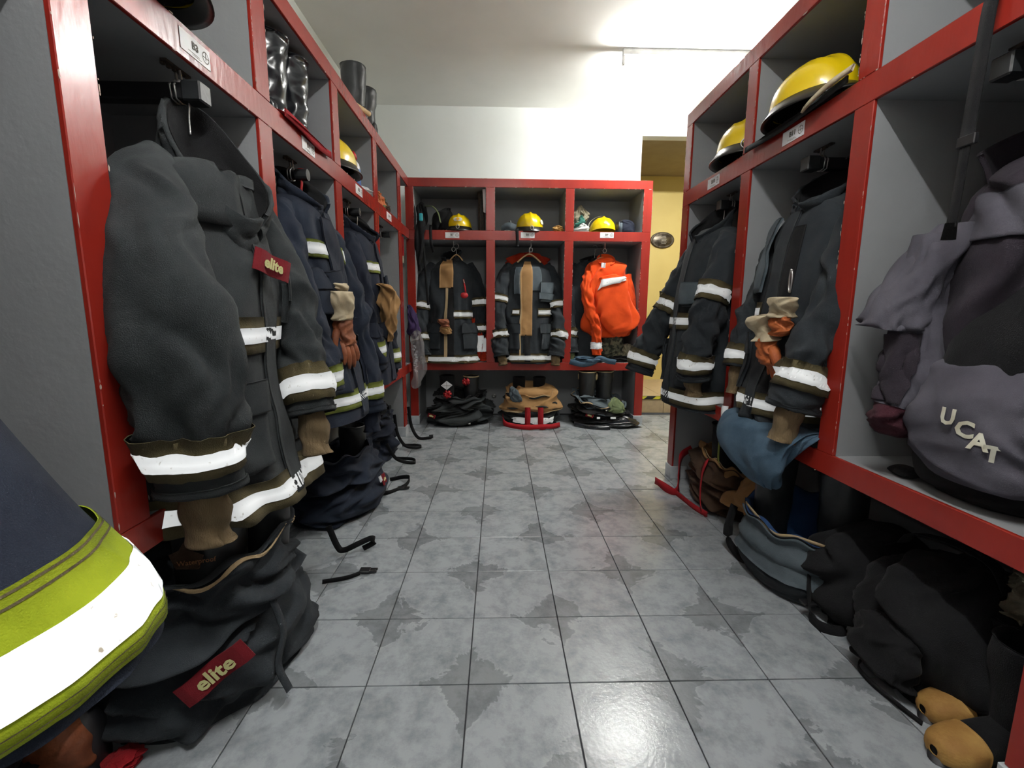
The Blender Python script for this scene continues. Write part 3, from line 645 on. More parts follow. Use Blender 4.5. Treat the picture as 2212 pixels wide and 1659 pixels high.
zpatch(c10['body'], 'chest_pocket', 'coat_mid', c10['root'], 1.22, 1.12, .3, .4, .01, .03); zpatch(c10['body'], 'chest_pocket_flap', 'faded', c10['root'], 1.24, 1.13, .29, .41, .04, .008)
hook(c10['root'], 1.23, 2.62, 1.52, 1.665)
# --- bay B11
N11 = [(0, -.15, 1.49, .05, .05), (.04, -.215, 1.36, .075, .075), (.10, -.25, 1.16, .08, .085), (.17, -.26, .98, .085, .085), (.22, -.265, .83, .085, .085), (.24, -.26, .745, .082, .08)]
F11 = [(0, .15, 1.49, .05, .05), (.05, .20, 1.35, .07, .07), (.12, .22, 1.12, .07, .07), (.18, .22, .95, .062, .062), (.20, .21, .84, .058, .058)]
K11 = [(a, b, z-.03, u*.95, v*1.05) for a, b, z, u, v in STD[:-2]]+[(.05, 0, .78, .235, .18), (.06, 0, .63, .235, .18)]
c11 = coat('turnout_coat', 'faded navy coat hung half open with bundled gloves on the front, bay B11', (1.30, 1.88), Rf, Rs, 'coat_mid', K11, N11, F11, 'olive', 9,
           hem=.72, chest=(1.09, .10, .20), cuffs=(.86, .895), collar=dict(tilt=-.7, z=1.495, h=.09), hw=.045, knit_len=.12)
zpatch(c11['body'], 'draped_flap', 'faded', c11['root'], 1.46, 1.17, .08, .20, .02, .012)
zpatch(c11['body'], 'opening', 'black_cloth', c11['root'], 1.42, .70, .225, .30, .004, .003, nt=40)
hook(c11['root'], 1.36, 1.87, 1.52, 1.665)
# --- back row
KB = [(-.02, 0, 1.605, .045, .04), (-.01, 0, 1.58, .085, .06), (0, 0, 1.52, .17, .10), (.01, 0, 1.43, .235, .12), (.03, 0, 1.2, .235, .14), (.05, 0, .98, .24, .15), (.07, 0, .78, .25, .16), (.10, 0, .60, .255, .165)]
NB = [(0, -.16, 1.52, .05, .06), (.03, -.235, 1.40, .06, .07), (.09, -.285, 1.16, .075, .085), (.15, -.29, .92, .075, .085), (.20, -.27, .76, .075, .08), (.23, -.255, .66, .07, .075)]
def lining(cc, z0, z1, a0, a1, wav, name='lining_front', m='tan'):
    s = cc['body']; return s.obj(name, m, cc['root'], t0=tz(s, z0), t1=tz(s, z1), a0=a0, a1=a1, nt=50, na=8, off=.006, thick=.003)
c7 = coat('turnout_coat', 'open charcoal coat showing tan lining, with a red tool and gloves, bay B7', (-.455, 4.60), Bf, Bs, 'coat_mid', KB, [(a, b, z, u, v) for a, b, z, u, v in NB], [(0, .15, 1.52, .05, .06), (.02, .215, 1.40, .06, .07), (.05, .255, 1.2, .065, .075), (.06, .265, .98, .06, .065), (.06, .265, .82, .052, .055), (.06, .26, .74, .045, .05)], 'olive', 12,
          hem=.64, chest=(1.055, .03, .24), cuffs=(.83, .93), mids=(1.13, 1.17), collar=dict(z=1.56, h=.07, tilt=-.5, hu=.08, hv=.06, gap=.07), flap=False, hw=.04, knit_len=.06, frac=.5)
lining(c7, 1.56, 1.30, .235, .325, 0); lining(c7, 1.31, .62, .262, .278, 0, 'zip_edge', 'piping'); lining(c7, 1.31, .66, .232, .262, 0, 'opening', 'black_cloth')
c8 = coat('turnout_coat', 'open charcoal coat on a wooden hanger with tan lining down its middle, bay B8', (.285, 4.60), Bf, Bs, 'coat_mid', KB, NB, None, 'olive', 13,
          hem=.655, chest=(1.08, .05, .20), cuffs=(.865, .865), mids=(1.20, 1.15), collar=None, flap=False, hw=.04, knit_len=.075, frac=.5)
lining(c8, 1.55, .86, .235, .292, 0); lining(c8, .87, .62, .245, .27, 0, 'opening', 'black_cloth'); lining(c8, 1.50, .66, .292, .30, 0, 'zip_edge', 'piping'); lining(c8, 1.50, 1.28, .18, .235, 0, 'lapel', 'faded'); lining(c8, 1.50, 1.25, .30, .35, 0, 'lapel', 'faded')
zband(c8['body'], c8['root'], 1.08, .032, 'olive', .305, .36, frac=.5)
zpatch(c8['body'], 'chest_pocket', 'faded', c8['root'], 1.36, 1.18, .09, .19, .01, .03); zpatch(c8['body'], 'chest_pocket_flap', 'faded', c8['root'], 1.26, 1.20, .08, .20, .04, .008)
hanger(c8['root'], (.285, 4.50), (1, 0), 1.62, .11, drop=.075); hook(c8['root'], .285, 4.50, 1.62, 1.70)
hanger(c7['root'], (-.40, 4.51), (1, 0), 1.61, .06, th=.010, drop=.05); hook(c7['root'], -.40, 4.51, 1.61, 1.685)
c9 = coat('turnout_coat', 'charcoal coat half hidden behind the orange overall, bay B9', (.88, 4.70), Bf, Bs, 'coat_mid', [(a, b, z, u*.9, v*.8) for a, b, z, u, v in KB], [(a, b*.72, z+.02, u, v) for a, b, z, u, v in NB], [(0, .1, 1.5, .05, .05), (0, .15, 1.3, .05, .05), (0, .15, .9, .05, .05)], 'olive', 14,
          hem=None, cuffs=(.87, None), flap=False, pockets=False, collar=dict(z=1.55, h=.06, tilt=-.3, hu=.07, hv=.05), knit_len=.08, knit=('olive_cloth', None), hw=.05, frac=.35)
hook(c9['root'], .93, 4.62, 1.60, 1.70)
for k, (x, lab) in enumerate(((-.425, 'zinc hook under the shelf marked B7'), (.30, 'zinc hook under the shelf marked B8'), (1.0, 'zinc hook under the shelf marked B9'))):
    r = thing('shelf_hook', lab, 'hook', (x, 4.50, S0-.002), 'hooks under the shelf of the end row')
    b = MB(); b.tube([(x, 4.50, S0-.001), (x, 4.50, S0-.055)], .004, 6); b.obj('shank', 'steel', r, True)
    V = []; p = [(x+.017*math.sin(g), 4.50, S0-.072+.019*math.cos(g)) for g in np.linspace(0, 2*PI*.98, 22)]
    b = MB(); b.tube(p, .0035, 6); b.obj('ring', 'steel', r, True)
# orange overall in bay B9, legs folded up over the front
r = thing('orange_overall', 'orange overall with white chest and cuff bands hanging in bay B9', 'overall', (1.02, 4.50, .62))
ob = Surf([(1.02, 4.55, 1.60, .05, .04), (1.02, 4.55, 1.57, .12, .06), (1.03, 4.54, 1.51, .20, .085), (1.04, 4.53, 1.36, .24, .10), (1.05, 4.53, 1.15, .25, .11), (1.06, 4.53, .98, .255, .11), (1.06, 4.54, .86, .20, .09), (1.06, 4.56, .83, .02, .02)], (1, 0, 0), (0, -1, 0), n=2.4, amp=.5, seed=21, na=5, nt=2, ridge=.8)
ob.obj('torso', 'orange', r, nt=70, na=90)
lg = Surf([(1.08, 4.46, 1.44, .02, .03), (1.07, 4.44, 1.41, .13, .05), (1.07, 4.43, 1.36, .145, .055), (1.08, 4.42, 1.2, .18, .06), (1.13, 4.42, 1.05, .20, .07), (1.15, 4.42, .93, .16, .065), (1.15, 4.44, .87, .08, .04), (1.15, 4.45, .85, .01, .01)], (1, 0, 0), (0, -1, 0), n=2.6, amp=.5, seed=22, na=4, nt=2, ridge=.9)
lg.obj('folded_legs', 'orange', r, nt=60, na=70)
ss = Surf([(.86, 4.52, 1.46, .05, .05), (.84, 4.48, 1.3, .065, .06), (.87, 4.44, 1.1, .07, .06), (.93, 4.43, .95, .065, .055), (.935, 4.43, .80, .06, .05), (.94, 4.43, .68, .058, .05)], follow=True, ref=(1, 0, 0), amp=.6, seed=23, na=4, nt=4, ridge=.8)
sl = ss.obj('sleeve', 'orange', r, nt=60, na=40); ss.obj('reflective_tape', 'tape', sl, t0=.80, t1=.90, nt=4, na=36, off=.004, thick=.002)
sr = Surf([(1.22, 4.55, 1.44, .05, .05), (1.26, 4.52, 1.2, .06, .06), (1.28, 4.50, 1.0, .05, .05), (1.27, 4.50, .92, .03, .03)], follow=True, ref=(1, 0, 0), amp=.5, seed=24, na=4, nt=4)
sr.obj('sleeve', 'orange', r, nt=40, na=36)
ck = Surf([(1.02, 4.53, 1.535, .07, .05), (1.02, 4.525, 1.56, .075, .055), (1.02, 4.52, 1.585, .08, .06)], (1, 0, 0), (0, -1, 0), tilt=(0, -.9)); ck.obj('collar', 'orange', r, a0=.30, a1=1.2, nt=8, na=50, thick=.008)
q = lg.patch(t0=.20, t1=.31, a0=.10, a1=.45, nt=5, na=24, off=.008, thick=.003, wave=lambda a: (a-.27)*.28); link('reflective_tape', *q, 'tape', r)
tagplate(r, ony(1303, 573, 4.43)+Vector((0, .0, 0)), (1, 0, -.1), (0, 0, 1), .04, .045, '', 'card', name='size_label')
hook(r, .97, 4.53, 1.59, 1.69, 'rust'); hanger(r, (.98, 4.53), (1, 0), 1.60, .11, th=.009)
# ---------------------------------------------------------------- helmets
def helmet(label, c, fwd, s=1., tilt=0., lift=0., emblem='diamond', brim=True, roll=0., group='yellow helmets on the cubby shelves', ring=True):
    """c: point of the shelf under the helmet's centre"""
    f = Vector((fwd[0], fwd[1], 0)).normalized(); side = Vector((-f.y, f.x, 0)); up = Vector((0, 0, 1))
    if tilt:
        f2 = f*math.cos(tilt)-up*math.sin(tilt); up = up*math.cos(tilt)+f*math.sin(tilt); f = f2
    if roll:
        s2 = side*math.cos(roll)+up*math.sin(roll); up = up*math.cos(roll)-side*math.sin(roll); side = s2
    c = Vector(c); r = thing('fire_helmet', label, 'helmet', tuple(c), group); b0 = c+Vector((0, 0, lift+.035*s))
    V = []; F = []; n = 56; m_ = 22
    for i in range(m_+1):
        ph = (PI/2)*i/m_
        for k in range(n):
            g = 2*PI*k/n; rr = math.cos(ph)**.85; x = rr*math.cos(g)*.150*s; y = rr*math.sin(g)*.118*s; z = math.sin(ph)**.92*.128*s
            ridge = .010*s*math.exp(-(y/(.012*s))**2)*(1 if ph > .25 else ph/.25)
            for q in (-.05, .05): ridge += .004*s*math.exp(-((y-q*s)/(.008*s))**2)*min(1, ph/.3)
            V.append(b0+f*x+side*y+up*(z+ridge))
    for i in range(m_):
        for k in range(n): F.append((i*n+k, i*n+(k+1) % n, (i+1)*n+(k+1) % n, (i+1)*n+k))
    link('shell', V, F, 'helmet', r)
    if brim:
        V = []; F = []
        prof = [(.92, .012, 0), (1.0, .006, 0), (1.16, -.016, 1), (1.30, -.030, 1), (1.31, -.036, 1), (1.12, -.030, 1), (.90, -.012, 0)]
        for q, dz, e in prof:
            for k in range(n):
                g = 2*PI*k/n; cx = math.cos(g); ext = 1+(q-1)*(1.25 if cx < 0 else .55)*(.45+.55*abs(cx)) if q > 1 else q
                V.append(b0+f*(.150*s*ext*cx)+side*(.118*s*(1+(q-1)*.75 if q > 1 else q)*math.sin(g))+up*dz*s)
        for i in range(len(prof)-1):
            for k in range(n): F.append((i*n+k, i*n+(k+1) % n, (i+1)*n+(k+1) % n, (i+1)*n+k))
        link('brim', V, F, 'brim', r)
        V, F = revolve([(.86, -.03), (.70, .03), (.4, .07), (0, .08)], b0, 40, f, side, up, .150*s, .118*s)
        V = [b0+(v-b0) for v in V]; 
        V = []
        for q, z in ((.88, -.008), (.80, .03), (.5, .075), (.02, .09)):
            for k in range(40): g = 2*PI*k/40; V.append(b0+f*(q*.15*s*math.cos(g))+side*(q*.118*s*math.sin(g))+up*z*s)
        link('inner_liner', V, [(i*40+k, i*40+(k+1) % 40, (i+1)*40+(k+1) % 40, (i+1)*40+k) for i in range(3) for k in range(40)], 'black_cloth', r)
    def on_shell(g, ph, o=.002):
        rr = math.cos(ph)**.85; return b0+f*(rr*math.cos(g)*.150*s+o*math.cos(g))+side*(rr*math.sin(g)*(.118*s+o))+up*(math.sin(ph)**.92*.128*s+o*.5)
    if emblem:
        def patchq(g0, g1, p0, p1, m, nm, shape, o):
            V = []; F = []; nn = 10
            for i in range(nn+1):
                for j in range(nn+1):
                    u, v = i/nn*2-1, j/nn*2-1
                    if shape == 'dia': u, v = (u-v)/2, (u+v)/2
                    if shape == 'hex': u = u*(1-.35*abs(v)**1.5)
                    V.append(on_shell((g0+g1)/2+(g1-g0)/2*u, (p0+p1)/2+(p1-p0)/2*v, o))
            for i in range(nn):
                for j in range(nn): a = i*(nn+1)+j; F.append((a, a+1, a+nn+2, a+nn+1))
            return link(nm, V, F, m, r)
        if emblem == 'diamond':
            patchq(-.36, .36, .30, .62, 'emblem', 'front_sticker', 'hex', .010*s); patchq(-.15, .15, .29, .63, 'amber', 'diamond', 'dia', .0125*s)
        elif emblem == 'side':
            patchq(.75, 1.3, .18, .5, 'emblem', 'side_sticker', 'hex', .006*s)
        elif emblem == 'two':
            patchq(-1.2, -.5, .16, .55, 'emblem', 'silver_sticker', 'hex', .005*s); patchq(-1.75, -1.2, .16, .5, 'amber', 'amber_sticker', 'hex', .005*s)
        elif emblem == 'dot':
            patchq(PI-.16, PI+.16, .25, .45, 'amber', 'rear_sticker', 'hex', .004*s)
    if ring and brim:
        cc = b0+f*.172*s-up*.006*s; p = [cc+side*(.014*s*math.cos(g))+up*(.016*s*math.sin(g)) for g in np.linspace(0, 2*PI, 18)]
        MB().tube(p, .003*s, 6).obj('ring', 'steel', r, True)
    return r, b0
p = ony(992, 499, 4.56); helmet('yellow helmet with a silver and amber front sticker, in the cubby marked B7', (p.x, 4.56, S1), (0, -1), 1.0)
p = ony(1144, 499, 4.56); helmet('yellow helmet with a plain front, in the middle cubby marked B8', (p.x, 4.56, S1), (.05, -1), 1.06, emblem='side', tilt=.1, lift=.012)
p = ony(1301, 499, 4.58); hr, hb_ = helmet('yellow helmet turned rear side out, in the cubby marked B9', (p.x, 4.58, S1), (0, 1), 1.06, emblem='dot', brim=False, ring=False, lift=-.02, tilt=.12)
V, F = ribbon([hb_+Vector((-.135, .0, .0)), hb_+Vector((-.125, .01, .09)), hb_+Vector((-.06, .02, .145)), hb_+Vector((.02, .02, .160))], .03, .004, (0, 1, 0)); link('raised_visor', V, F, 'emblem', hr)
p = onx(1600, 365, XR+.05); helmet('yellow helmet on the cubby shelf marked B10', (XR+.12, 2.49, S1), (-.55, -1), 1.18, emblem='side', tilt=.0, lift=.03)
helmet('yellow helmet with silver and amber stickers resting on a cloth, cubby marked B11', (XR+.07, 1.90, S1+.004), (-.25, 1), 1.12, emblem='two', tilt=.05, lift=.022)
helmet('yellow helmet behind the post in the cubby marked B5', (XL-.13, 2.76, S1), (.4, 1), 1.15, emblem=None, lift=.028)
helmet('helmet above the card B3 of which only the yellow lining and rim show', (XL-.06, 1.25, S1+.004), (.2, 1), 1.1, emblem=None, lift=.03)

# ---------------------------------------------------------------- generic soft shapes
def blob(name, m, parent, keys, U=(1, 0, 0), V=(0, 1, 0), n=2.3, amp=.5, seed=1, na=5, nt=2, ridge=.7, tilt=None, nT=50, nA=60, loc=None, follow=False, ref=(0, 1, 0)):
    s = Surf(keys, U, V, n=n, amp=amp, seed=seed, na=na, nt=nt, ridge=ridge, tilt=tilt, follow=follow, ref=ref)
    V_, F_ = s.patch(nt=nT, na=nA); A = np.arange(nA)
    F_.append(tuple(range(nA))); F_.append(tuple(len(V_)-nA+int(k) for k in A))
    o = link(name, V_, F_, m, parent, loc=loc); return o, s
def gpath(o, *pts): return [tuple(np.array(o)+np.array(p)) for p in pts]
def glove(label, P, length=.26, m='leather', cuff='cream', seed=1, lean=(0, 0), side=(0, 1), r=.045, group='work gloves hanging on coats', fingers=True):
    """hangs from its cuff at P, fingers down"""
    P = np.array(P, float); R_ = thing('work_glove', label, 'glove', tuple(P), group); L3 = np.array((lean[0], lean[1], -1.)); L3 /= np.linalg.norm(L3)
    S3 = np.array((side[0], side[1], 0.)); D3 = np.cross(L3, S3)
    K = [(*(P+L3*q*length), a*r, b*r) for q, a, b in ((-.02, .75, .5), (0, 1.05, .8), (.12, 1.1, .9), (.25, .8, .7), (.34, .95, .75), (.36, .8, .6))]
    blob('knit_cuff', cuff, R_, K, tuple(S3), tuple(D3), amp=.5, seed=seed, na=3, nt=1.6, ridge=.5)
    K = [(*(P+L3*q*length), a*r, b*r) for q, a, b in ((.30, .7, .5), (.40, .95, .6), (.55, 1.05, .6), (.66, .95, .5), (.70, .7, .3))]
    o, s = blob('palm', m, R_, K, tuple(S3), tuple(D3), amp=.5, seed=seed+1, na=3, nt=2)
    if fingers:
        for k, (off, ln) in enumerate(((-.72, .25), (-.25, .31), (.24, .30), (.70, .22))):
            a = P+L3*length*.62+S3*off*r*.95; b = MB(); e = a+L3*length*(ln+.06)+S3*off*r*.25+D3*r*.25
            b.tube(smooth_path([a, (a+e)/2+D3*r*.2, e], 8), [r*.27, r*.29, r*.29, r*.28, r*.27, r*.26, r*.22, r*.12], 8, flat=.85); b.obj('finger', m, R_, True)
        a = P+L3*length*.46-S3*r*.85; e = a+L3*length*.26-S3*r*.55
        MB().tube(smooth_path([a, (a+e)/2-S3*r*.1, e], 6), [r*.3, r*.31, r*.3, r*.28, r*.24, r*.12], 8).obj('thumb', m, R_, True)
    return R_
glove('brown leather glove with a cream cuff hanging on the navy coat in bay B4', (-.675, 2.02, 1.16), .33, 'leather', 'cream', 31, (.05, .1), (.35, 1), .052, 'work gloves clipped to the coats')
glove('crumpled tan and brown glove on the B4 coat, above the longer one', (-.70, 2.06, 1.20), .16, 'leather', 'cream', 33, (.1, .2), (.35, 1), .05, 'work gloves clipped to the coats', fingers=False)
glove('cream cuffed glove with orange fingers on the coat in bay B11, lower of the pair', (1.035, 1.80, 1.075), .27, 'orange_glove', 'cream', 35, (.12, -.12), (.2, 1), .062, 'work gloves clipped to the coats')
glove('cream cuffed glove bundled on the coat in bay B11, upper of the pair', (1.045, 1.70, 1.14), .20, 'orange_glove', 'cream', 36, (.0, .1), (.2, 1), .058, 'work gloves clipped to the coats', fingers=False)
p = ony(957, 690, 4.34); glove('tan glove with a rust red palm hanging from the open coat in bay B7', tuple(p), .20, 'tan', 'leather', 38, (.25, 0), (1, 0), .05, 'work gloves clipped to the coats', fingers=False)
# carabiner by the B11 gloves
r = thing('carabiner', 'pale snap hook holding the gloves on the coat in bay B11', 'snap hook', (1.04, 1.66, 1.14))
b = MB(); q = [(1.035+.004*math.sin(g), 1.655+.014*math.sin(g), 1.20+.04*math.cos(g)) for g in np.linspace(.3, 2*PI-.5, 24)]; b.tube(q, .0035, 8); b.obj('bow', 'steel', r, True)
MB().tube([q[0], q[-1]], .004, 6).obj('gate', 'steel', r, True)
# tan cloth on the B5 coat
o, s = blob('tan_hood', 'tan', None, [(-.70, 2.80, 1.245, .02, .02), (-.67, 2.80, 1.225, .05, .06), (-.655, 2.81, 1.14, .06, .085), (-.655, 2.83, 1.03, .05, .075), (-.66, 2.85, .95, .03, .05), (-.665, 2.86, .90, .012, .02)], amp=.9, seed=41, na=4, nt=2.5, ridge=.9)
tag(o, 'tan cloth hood hanging from the chest of the coat in bay B5', 'hood')
# red tool on the B7 coat
r = thing('red_belt_cutter', 'red plastic tool clipped on the chest of the coat in bay B7', 'tool', tuple(ony(1003, 640, 4.40)))
a, bb = ony(1001, 603, 4.41), ony(1006, 632, 4.40); MB().tube([a, (a+bb)/2, bb], [.011, .014, .013], 10, flat=.6).obj('handle', 'plastic_red', r, True)
q = ony(1003, 638, 4.40); V, F = revolve([(0, .012), (.8, .012), (1, .004), (1, -.008), (0, -.01)], q, 20, (1, 0, 0), (0, 0, 1), (0, -1, 0), .036, .028); link('guard', V, F, 'plastic_red', r)
a = ony(1001, 604, 4.39); MB().tube([a, a+Vector((.008, 0, -.03))], .004, 6).obj('clip', 'emblem', r, True)

# ---------------------------------------------------------------- boots
def boot(label, P, hgt, heading, m='rubber', rim='rim', r=.062, lean=(0, 0), foot=True, loop=True, cat='boot', group=None, name='rubber_boot', toe=None, patent=False, flop=0.):
    P = np.array(P, float); g = math.atan2(heading[1], heading[0]); f = np.array((math.cos(g), math.sin(g), 0)); sd = np.array((-f[1], f[0], 0))
    R_ = thing(name, label, cat, tuple(P), group); T = P+np.array((lean[0], lean[1], hgt))
    at = lambda q, a, b: (*(P+(T-P)*q), a*r, b*r)
    amp = .24 if patent else .12
    blob('shaft', m, R_, [at(.05, .75, .7), at(.14, .95, .82), at(.28, .92, .82), at(.5, .98, .9), at(.75, 1.08, 1.0), at(.97, 1.12, 1.04), at(1., 1.12, 1.04), at(1.002, 1.04, .96), at(.93, .98, .9), at(.6, .8, .75)], tuple(f), tuple(sd), n=2.1, amp=amp, seed=int(abs(P[0]*100)+abs(P[1]*37)) % 97+3, na=3, nt=5, ridge=.6)
    if rim:
        b = MB(); q = [tuple(T+f*1.12*r*math.cos(a)+sd*1.04*r*math.sin(a)) for a in np.linspace(0, 2*PI, 36)]; b.tube(q, .0055, 8, caps=False); b.obj('rim', rim, R_, True)
    if loop:
        for s_ in (1, -1):
            c_ = T+sd*s_*1.07*r-np.array((0, 0, .05)); b = MB(); q = [tuple(c_+f*.018*math.cos(a)+np.array((0, 0, .028*math.sin(a)))) for a in np.linspace(0, 2*PI, 20)]; b.tube(q, .006, 6, caps=False); b.obj('pull_loop', rim or m, R_, True)
    if foot:
        L_ = .235
        K = [(*(P+f*(-.075+L_*1.25*q)+np.array((0, 0, z))), w_, hh) for q, z, w_, hh in ((0, .05, .01, .01), (.03, .05, .036, .045), (.2, .052, .042, .048), (.42, .05, .044, .046), (.62, .044, .047, .038), (.82, .038, .046, .032), (.96, .032, .034, .024), (1., .03, .008, .008))]
        o_, s_ = blob('foot', m, R_, K, tuple(sd), (0, 0, 1), n=2.5, amp=.1, seed=5)
        if toe: s_.obj('toe_cap', toe, R_, t0=.62, t1=.995, nt=20, na=50, off=.003, thick=.002)
        V = []; F = []; n = 40
        for z in (0.002, .018):
            for k in range(n):
                a = 2*PI*k/n; cx = math.cos(a); V.append(P+f*(.072+.155*cx)+sd*(.046+.006*cx)*math.sin(a)+np.array((0, 0, z)))
        F = [(k, (k+1) % n, n+(k+1) % n, n+k) for k in range(n)]+[tuple(range(n)), tuple(range(n, 2*n))]; link('sole', V, F, 'black_plastic', R_)
    return R_
# ---------------------------------------------------------------- heaps of turnout trousers round boots
def heap(label, c, rx, ry, h, m, inner=None, seed=1, tilt=(0, 0), rim='piping', ang=0., amp=1.0, rim_h=1., name='turnout_trousers', group='bunker trousers folded down on the floor', studs=0, open_=.72, slump=1.08):
    c = np.array((c[0], c[1], 0.)); R_ = thing(name, label, 'trousers', tuple(c), group)
    U = (math.cos(ang), math.sin(ang), 0); V = (-math.sin(ang), math.cos(ang), 0)
    K = [(c[0], c[1], .004, rx*.9, ry*.9), (c[0], c[1], .02, rx*1.0, ry*1.0), (c[0], c[1], h*.28, rx*slump, ry*slump), (c[0], c[1], h*.5, rx*.98, ry*.98), (c[0], c[1], h*.62, rx*1.03, ry*1.03), (c[0], c[1], h*.82, rx*.9, ry*.9), (c[0], c[1], h, rx*open_*1.12, ry*open_*1.12)]
    s = Surf(K, U, V, n=2.3, amp=amp, seed=seed, na=6, nt=2.5, ridge=.75, ampf=lambda t: .6+.6*np.sin(PI*np.clip(t, 0, 1)))
    s2 = s
    base_fn = s.fn
    def fn(t, a):
        P = base_fn(t, a); w_ = np.clip(P[..., 2]/h, 0, 1.2)**1.5; P = P.copy(); P[..., 2] += w_*((P[..., 0]-c[0])*tilt[0]+(P[..., 1]-c[1])*tilt[1]+.012*np.sin(9*a*2*PI+seed)*w_); P[..., 2] = np.maximum(P[..., 2], .003); return P
    s.fn = fn
    s.obj('legs', m, R_, nt=70, na=110)
    K2 = [(c[0], c[1], h*1.0, rx*open_*1.11, ry*open_*1.11), (c[0], c[1], h*.98, rx*open_*1.0, ry*open_*1.0), (c[0], c[1], h*.7, rx*open_*.85, ry*open_*.85), (c[0], c[1], h*.4, rx*open_*.5, ry*open_*.5), (c[0], c[1], h*.35, rx*.03, ry*.03)]
    si = Surf(K2, U, V, n=2.3, amp=amp*.8, seed=seed, na=6, nt=2.5, ridge=.6, ampf=lambda t: .6)
    bf = si.fn
    def fn2(t, a):
        P = bf(t, a).copy(); w_ = np.clip(P[..., 2]/h, 0, 1.2)**1.5; P[..., 2] += w_*((P[..., 0]-c[0])*tilt[0]+(P[..., 1]-c[1])*tilt[1]+.012*np.sin(9*a*2*PI+seed)*w_); return P
    si.fn = fn2
    si.obj('inner_lining', inner or 'black_cloth', R_, nt=40, na=100)
    if rim: s.obj('waist_piping', rim, R_, t0=.985, t1=1., nt=3, na=110, off=.001, thick=.005)
    for k in range(studs):
        a = .60+.05*k+.012*(k % 2); q = s.pts(np.array([.93]), np.array([a]), .003)[0]
        V_, F_ = revolve([(0, .004), (.007, .003), (.009, 0)], q, 12, U, (0, 0, 1), V); link('snap_stud', V_, F_, 'steel', R_)
    return R_, s
def strap(label, pts, wd, m='black_cloth', side=(0, 0, 1), name='suspender_strap', cat='strap', group='loose suspender straps on the floor', n=50, buckle=None):
    V, F = ribbon(pts, wd, .003, side, n); zmin = min(float(v[2]) for v in V)
    r = thing(name, label, cat, (float(pts[0][0]), float(pts[0][1]), max(0, zmin)), group); link('webbing', V, F, m, r)
    if buckle is not None:
        q = np.array(buckle, float); b = MB(); b.box(q[0]-.022, q[0]+.022, q[1]-.018, q[1]+.018, q[2]-.004, q[2]+.006, .002); b.box(q[0]+.022, q[0]+.05, q[1]-.014, q[1]-.006, q[2]-.003, q[2]+.004); b.box(q[0]+.022, q[0]+.05, q[1]+.006, q[1]+.014, q[2]-.003, q[2]+.004); b.box(q[0]+.022, q[0]+.045, q[1]-.003, q[1]+.003, q[2]-.003, q[2]+.004); b.obj('buckle', 'black_plastic', r)
    return r
# H3 beneath the big coat
h3, s3 = heap('big grey trousers pushed down round black boots under the bay marked B3', (-.88, 1.32), .25, .30, .40, 'coat_mid', 'coat_mid', 51, (.12, .0), 'piping', studs=5, open_=.84, amp=1.0)
boot('tall black rubber boot with worn copper script, standing in the nearest left trousers', (-.80, 1.23, .0), .53, (.3, -1), rim=None, r=.088, loop=False, foot=False, group='rubber boots')
boot('second black rubber boot in the nearest left trousers, behind the scripted one', (-.76, 1.43, .0), .53, (.6, -.6), rim=None, r=.078, loop=False, foot=False, group='rubber boots')
P = onx(392, 1240, -.80); P = Vector((-.80, 1.135, .30))
# script on the boot shaft facing the camera
q = Vector((-.80, 1.128, .455)); bt = bpy.data.objects['rubber_boot']
lettering('Waterproof', .019, Vector((-.775, 1.128, .447)), (1, .12, .10), (0, 0, 1), 'script', bt)
b = MB(); b.add([q+Vector(v) for v in ((-.03, .001, -.03), (.03, .001, -.03), (.045, .001, .01), (.015, .001, .022), (0, .001, .05), (-.018, .001, .022), (-.045, .001, .01))], [(0, 1, 2, 3, 4, 5, 6)]); b.obj('leaf_print', 'dark_brown', bt)
tagplate(h3, (-.70, 1.045, .20), (.82, .45, .55), (-.4, -.1, .8), .17, .06, 'elite', size=.052)
V, F = ribbon([(-.63, 1.20, .30), (-.60, 1.19, .20), (-.60, 1.15, .13), (-.57, 1.14, .06)], .022, .003, (.3, 1, 0)); link('waist_strap', V, F, 'coat_mid', h3)
strap('black webbing strap with a comb-like buckle on the tiles beside the left trousers', [(-.70, 1.72, .02), (-.62, 1.76, .012), (-.575, 1.80, .008)], .018, 'black_cloth', (0, 0, 1), buckle=(-.56, 1.82, .008))
strap('black webbing loop standing on the tiles between the two left heaps', [(-.74, 1.92, .16), (-.71, 1.93, .06), (-.69, 1.95, .03), (-.63, 1.97, .05), (-.58, 2.0, .06), (-.575, 2.02, .03), (-.62, 2.0, .01)], .026, 'black_cloth')
# under the nearest bay
h2, s2_ = heap('dark trousers heaped at the lower left corner beneath the nearest coat', (-1.10, .66), .20, .22, .22, 'black_cloth', None, 52, (0, 0), None, open_=.6)
r = thing('work_boot', 'brown boot toe standing up at the lower left corner of the picture', 'boot', (-1.03, .97, 0))
blob('toe_cap', 'leather', r, [(-1.03, .97, .02, .075, .05), (-1.03, .97, .06, .082, .055), (-1.03, .97, .11, .072, .05), (-1.03, .97, .15, .04, .03), (-1.03, .97, .16, .006, .006)], seed=9, amp=.15)
blob('sole', 'black_plastic', r, [(-1.03, .99, .003, .085, .05), (-1.03, .99, .02, .088, .058), (-1.03, 1.0, .10, .08, .048), (-1.03, 1.0, .155, .045, .02), (-1.03, 1.0, .16, .006, .006)], seed=9, amp=.0)
o, s_ = blob('red_rag', 'red_cloth', None, [(-.90, .98, .004, .03, .04), (-.90, .98, .02, .04, .045), (-.89, .98, .035, .025, .03), (-.89, .98, .038, .004, .004)], seed=3, amp=.8); tag(o, 'small red cloth end on the floor at the lower left', 'rag')
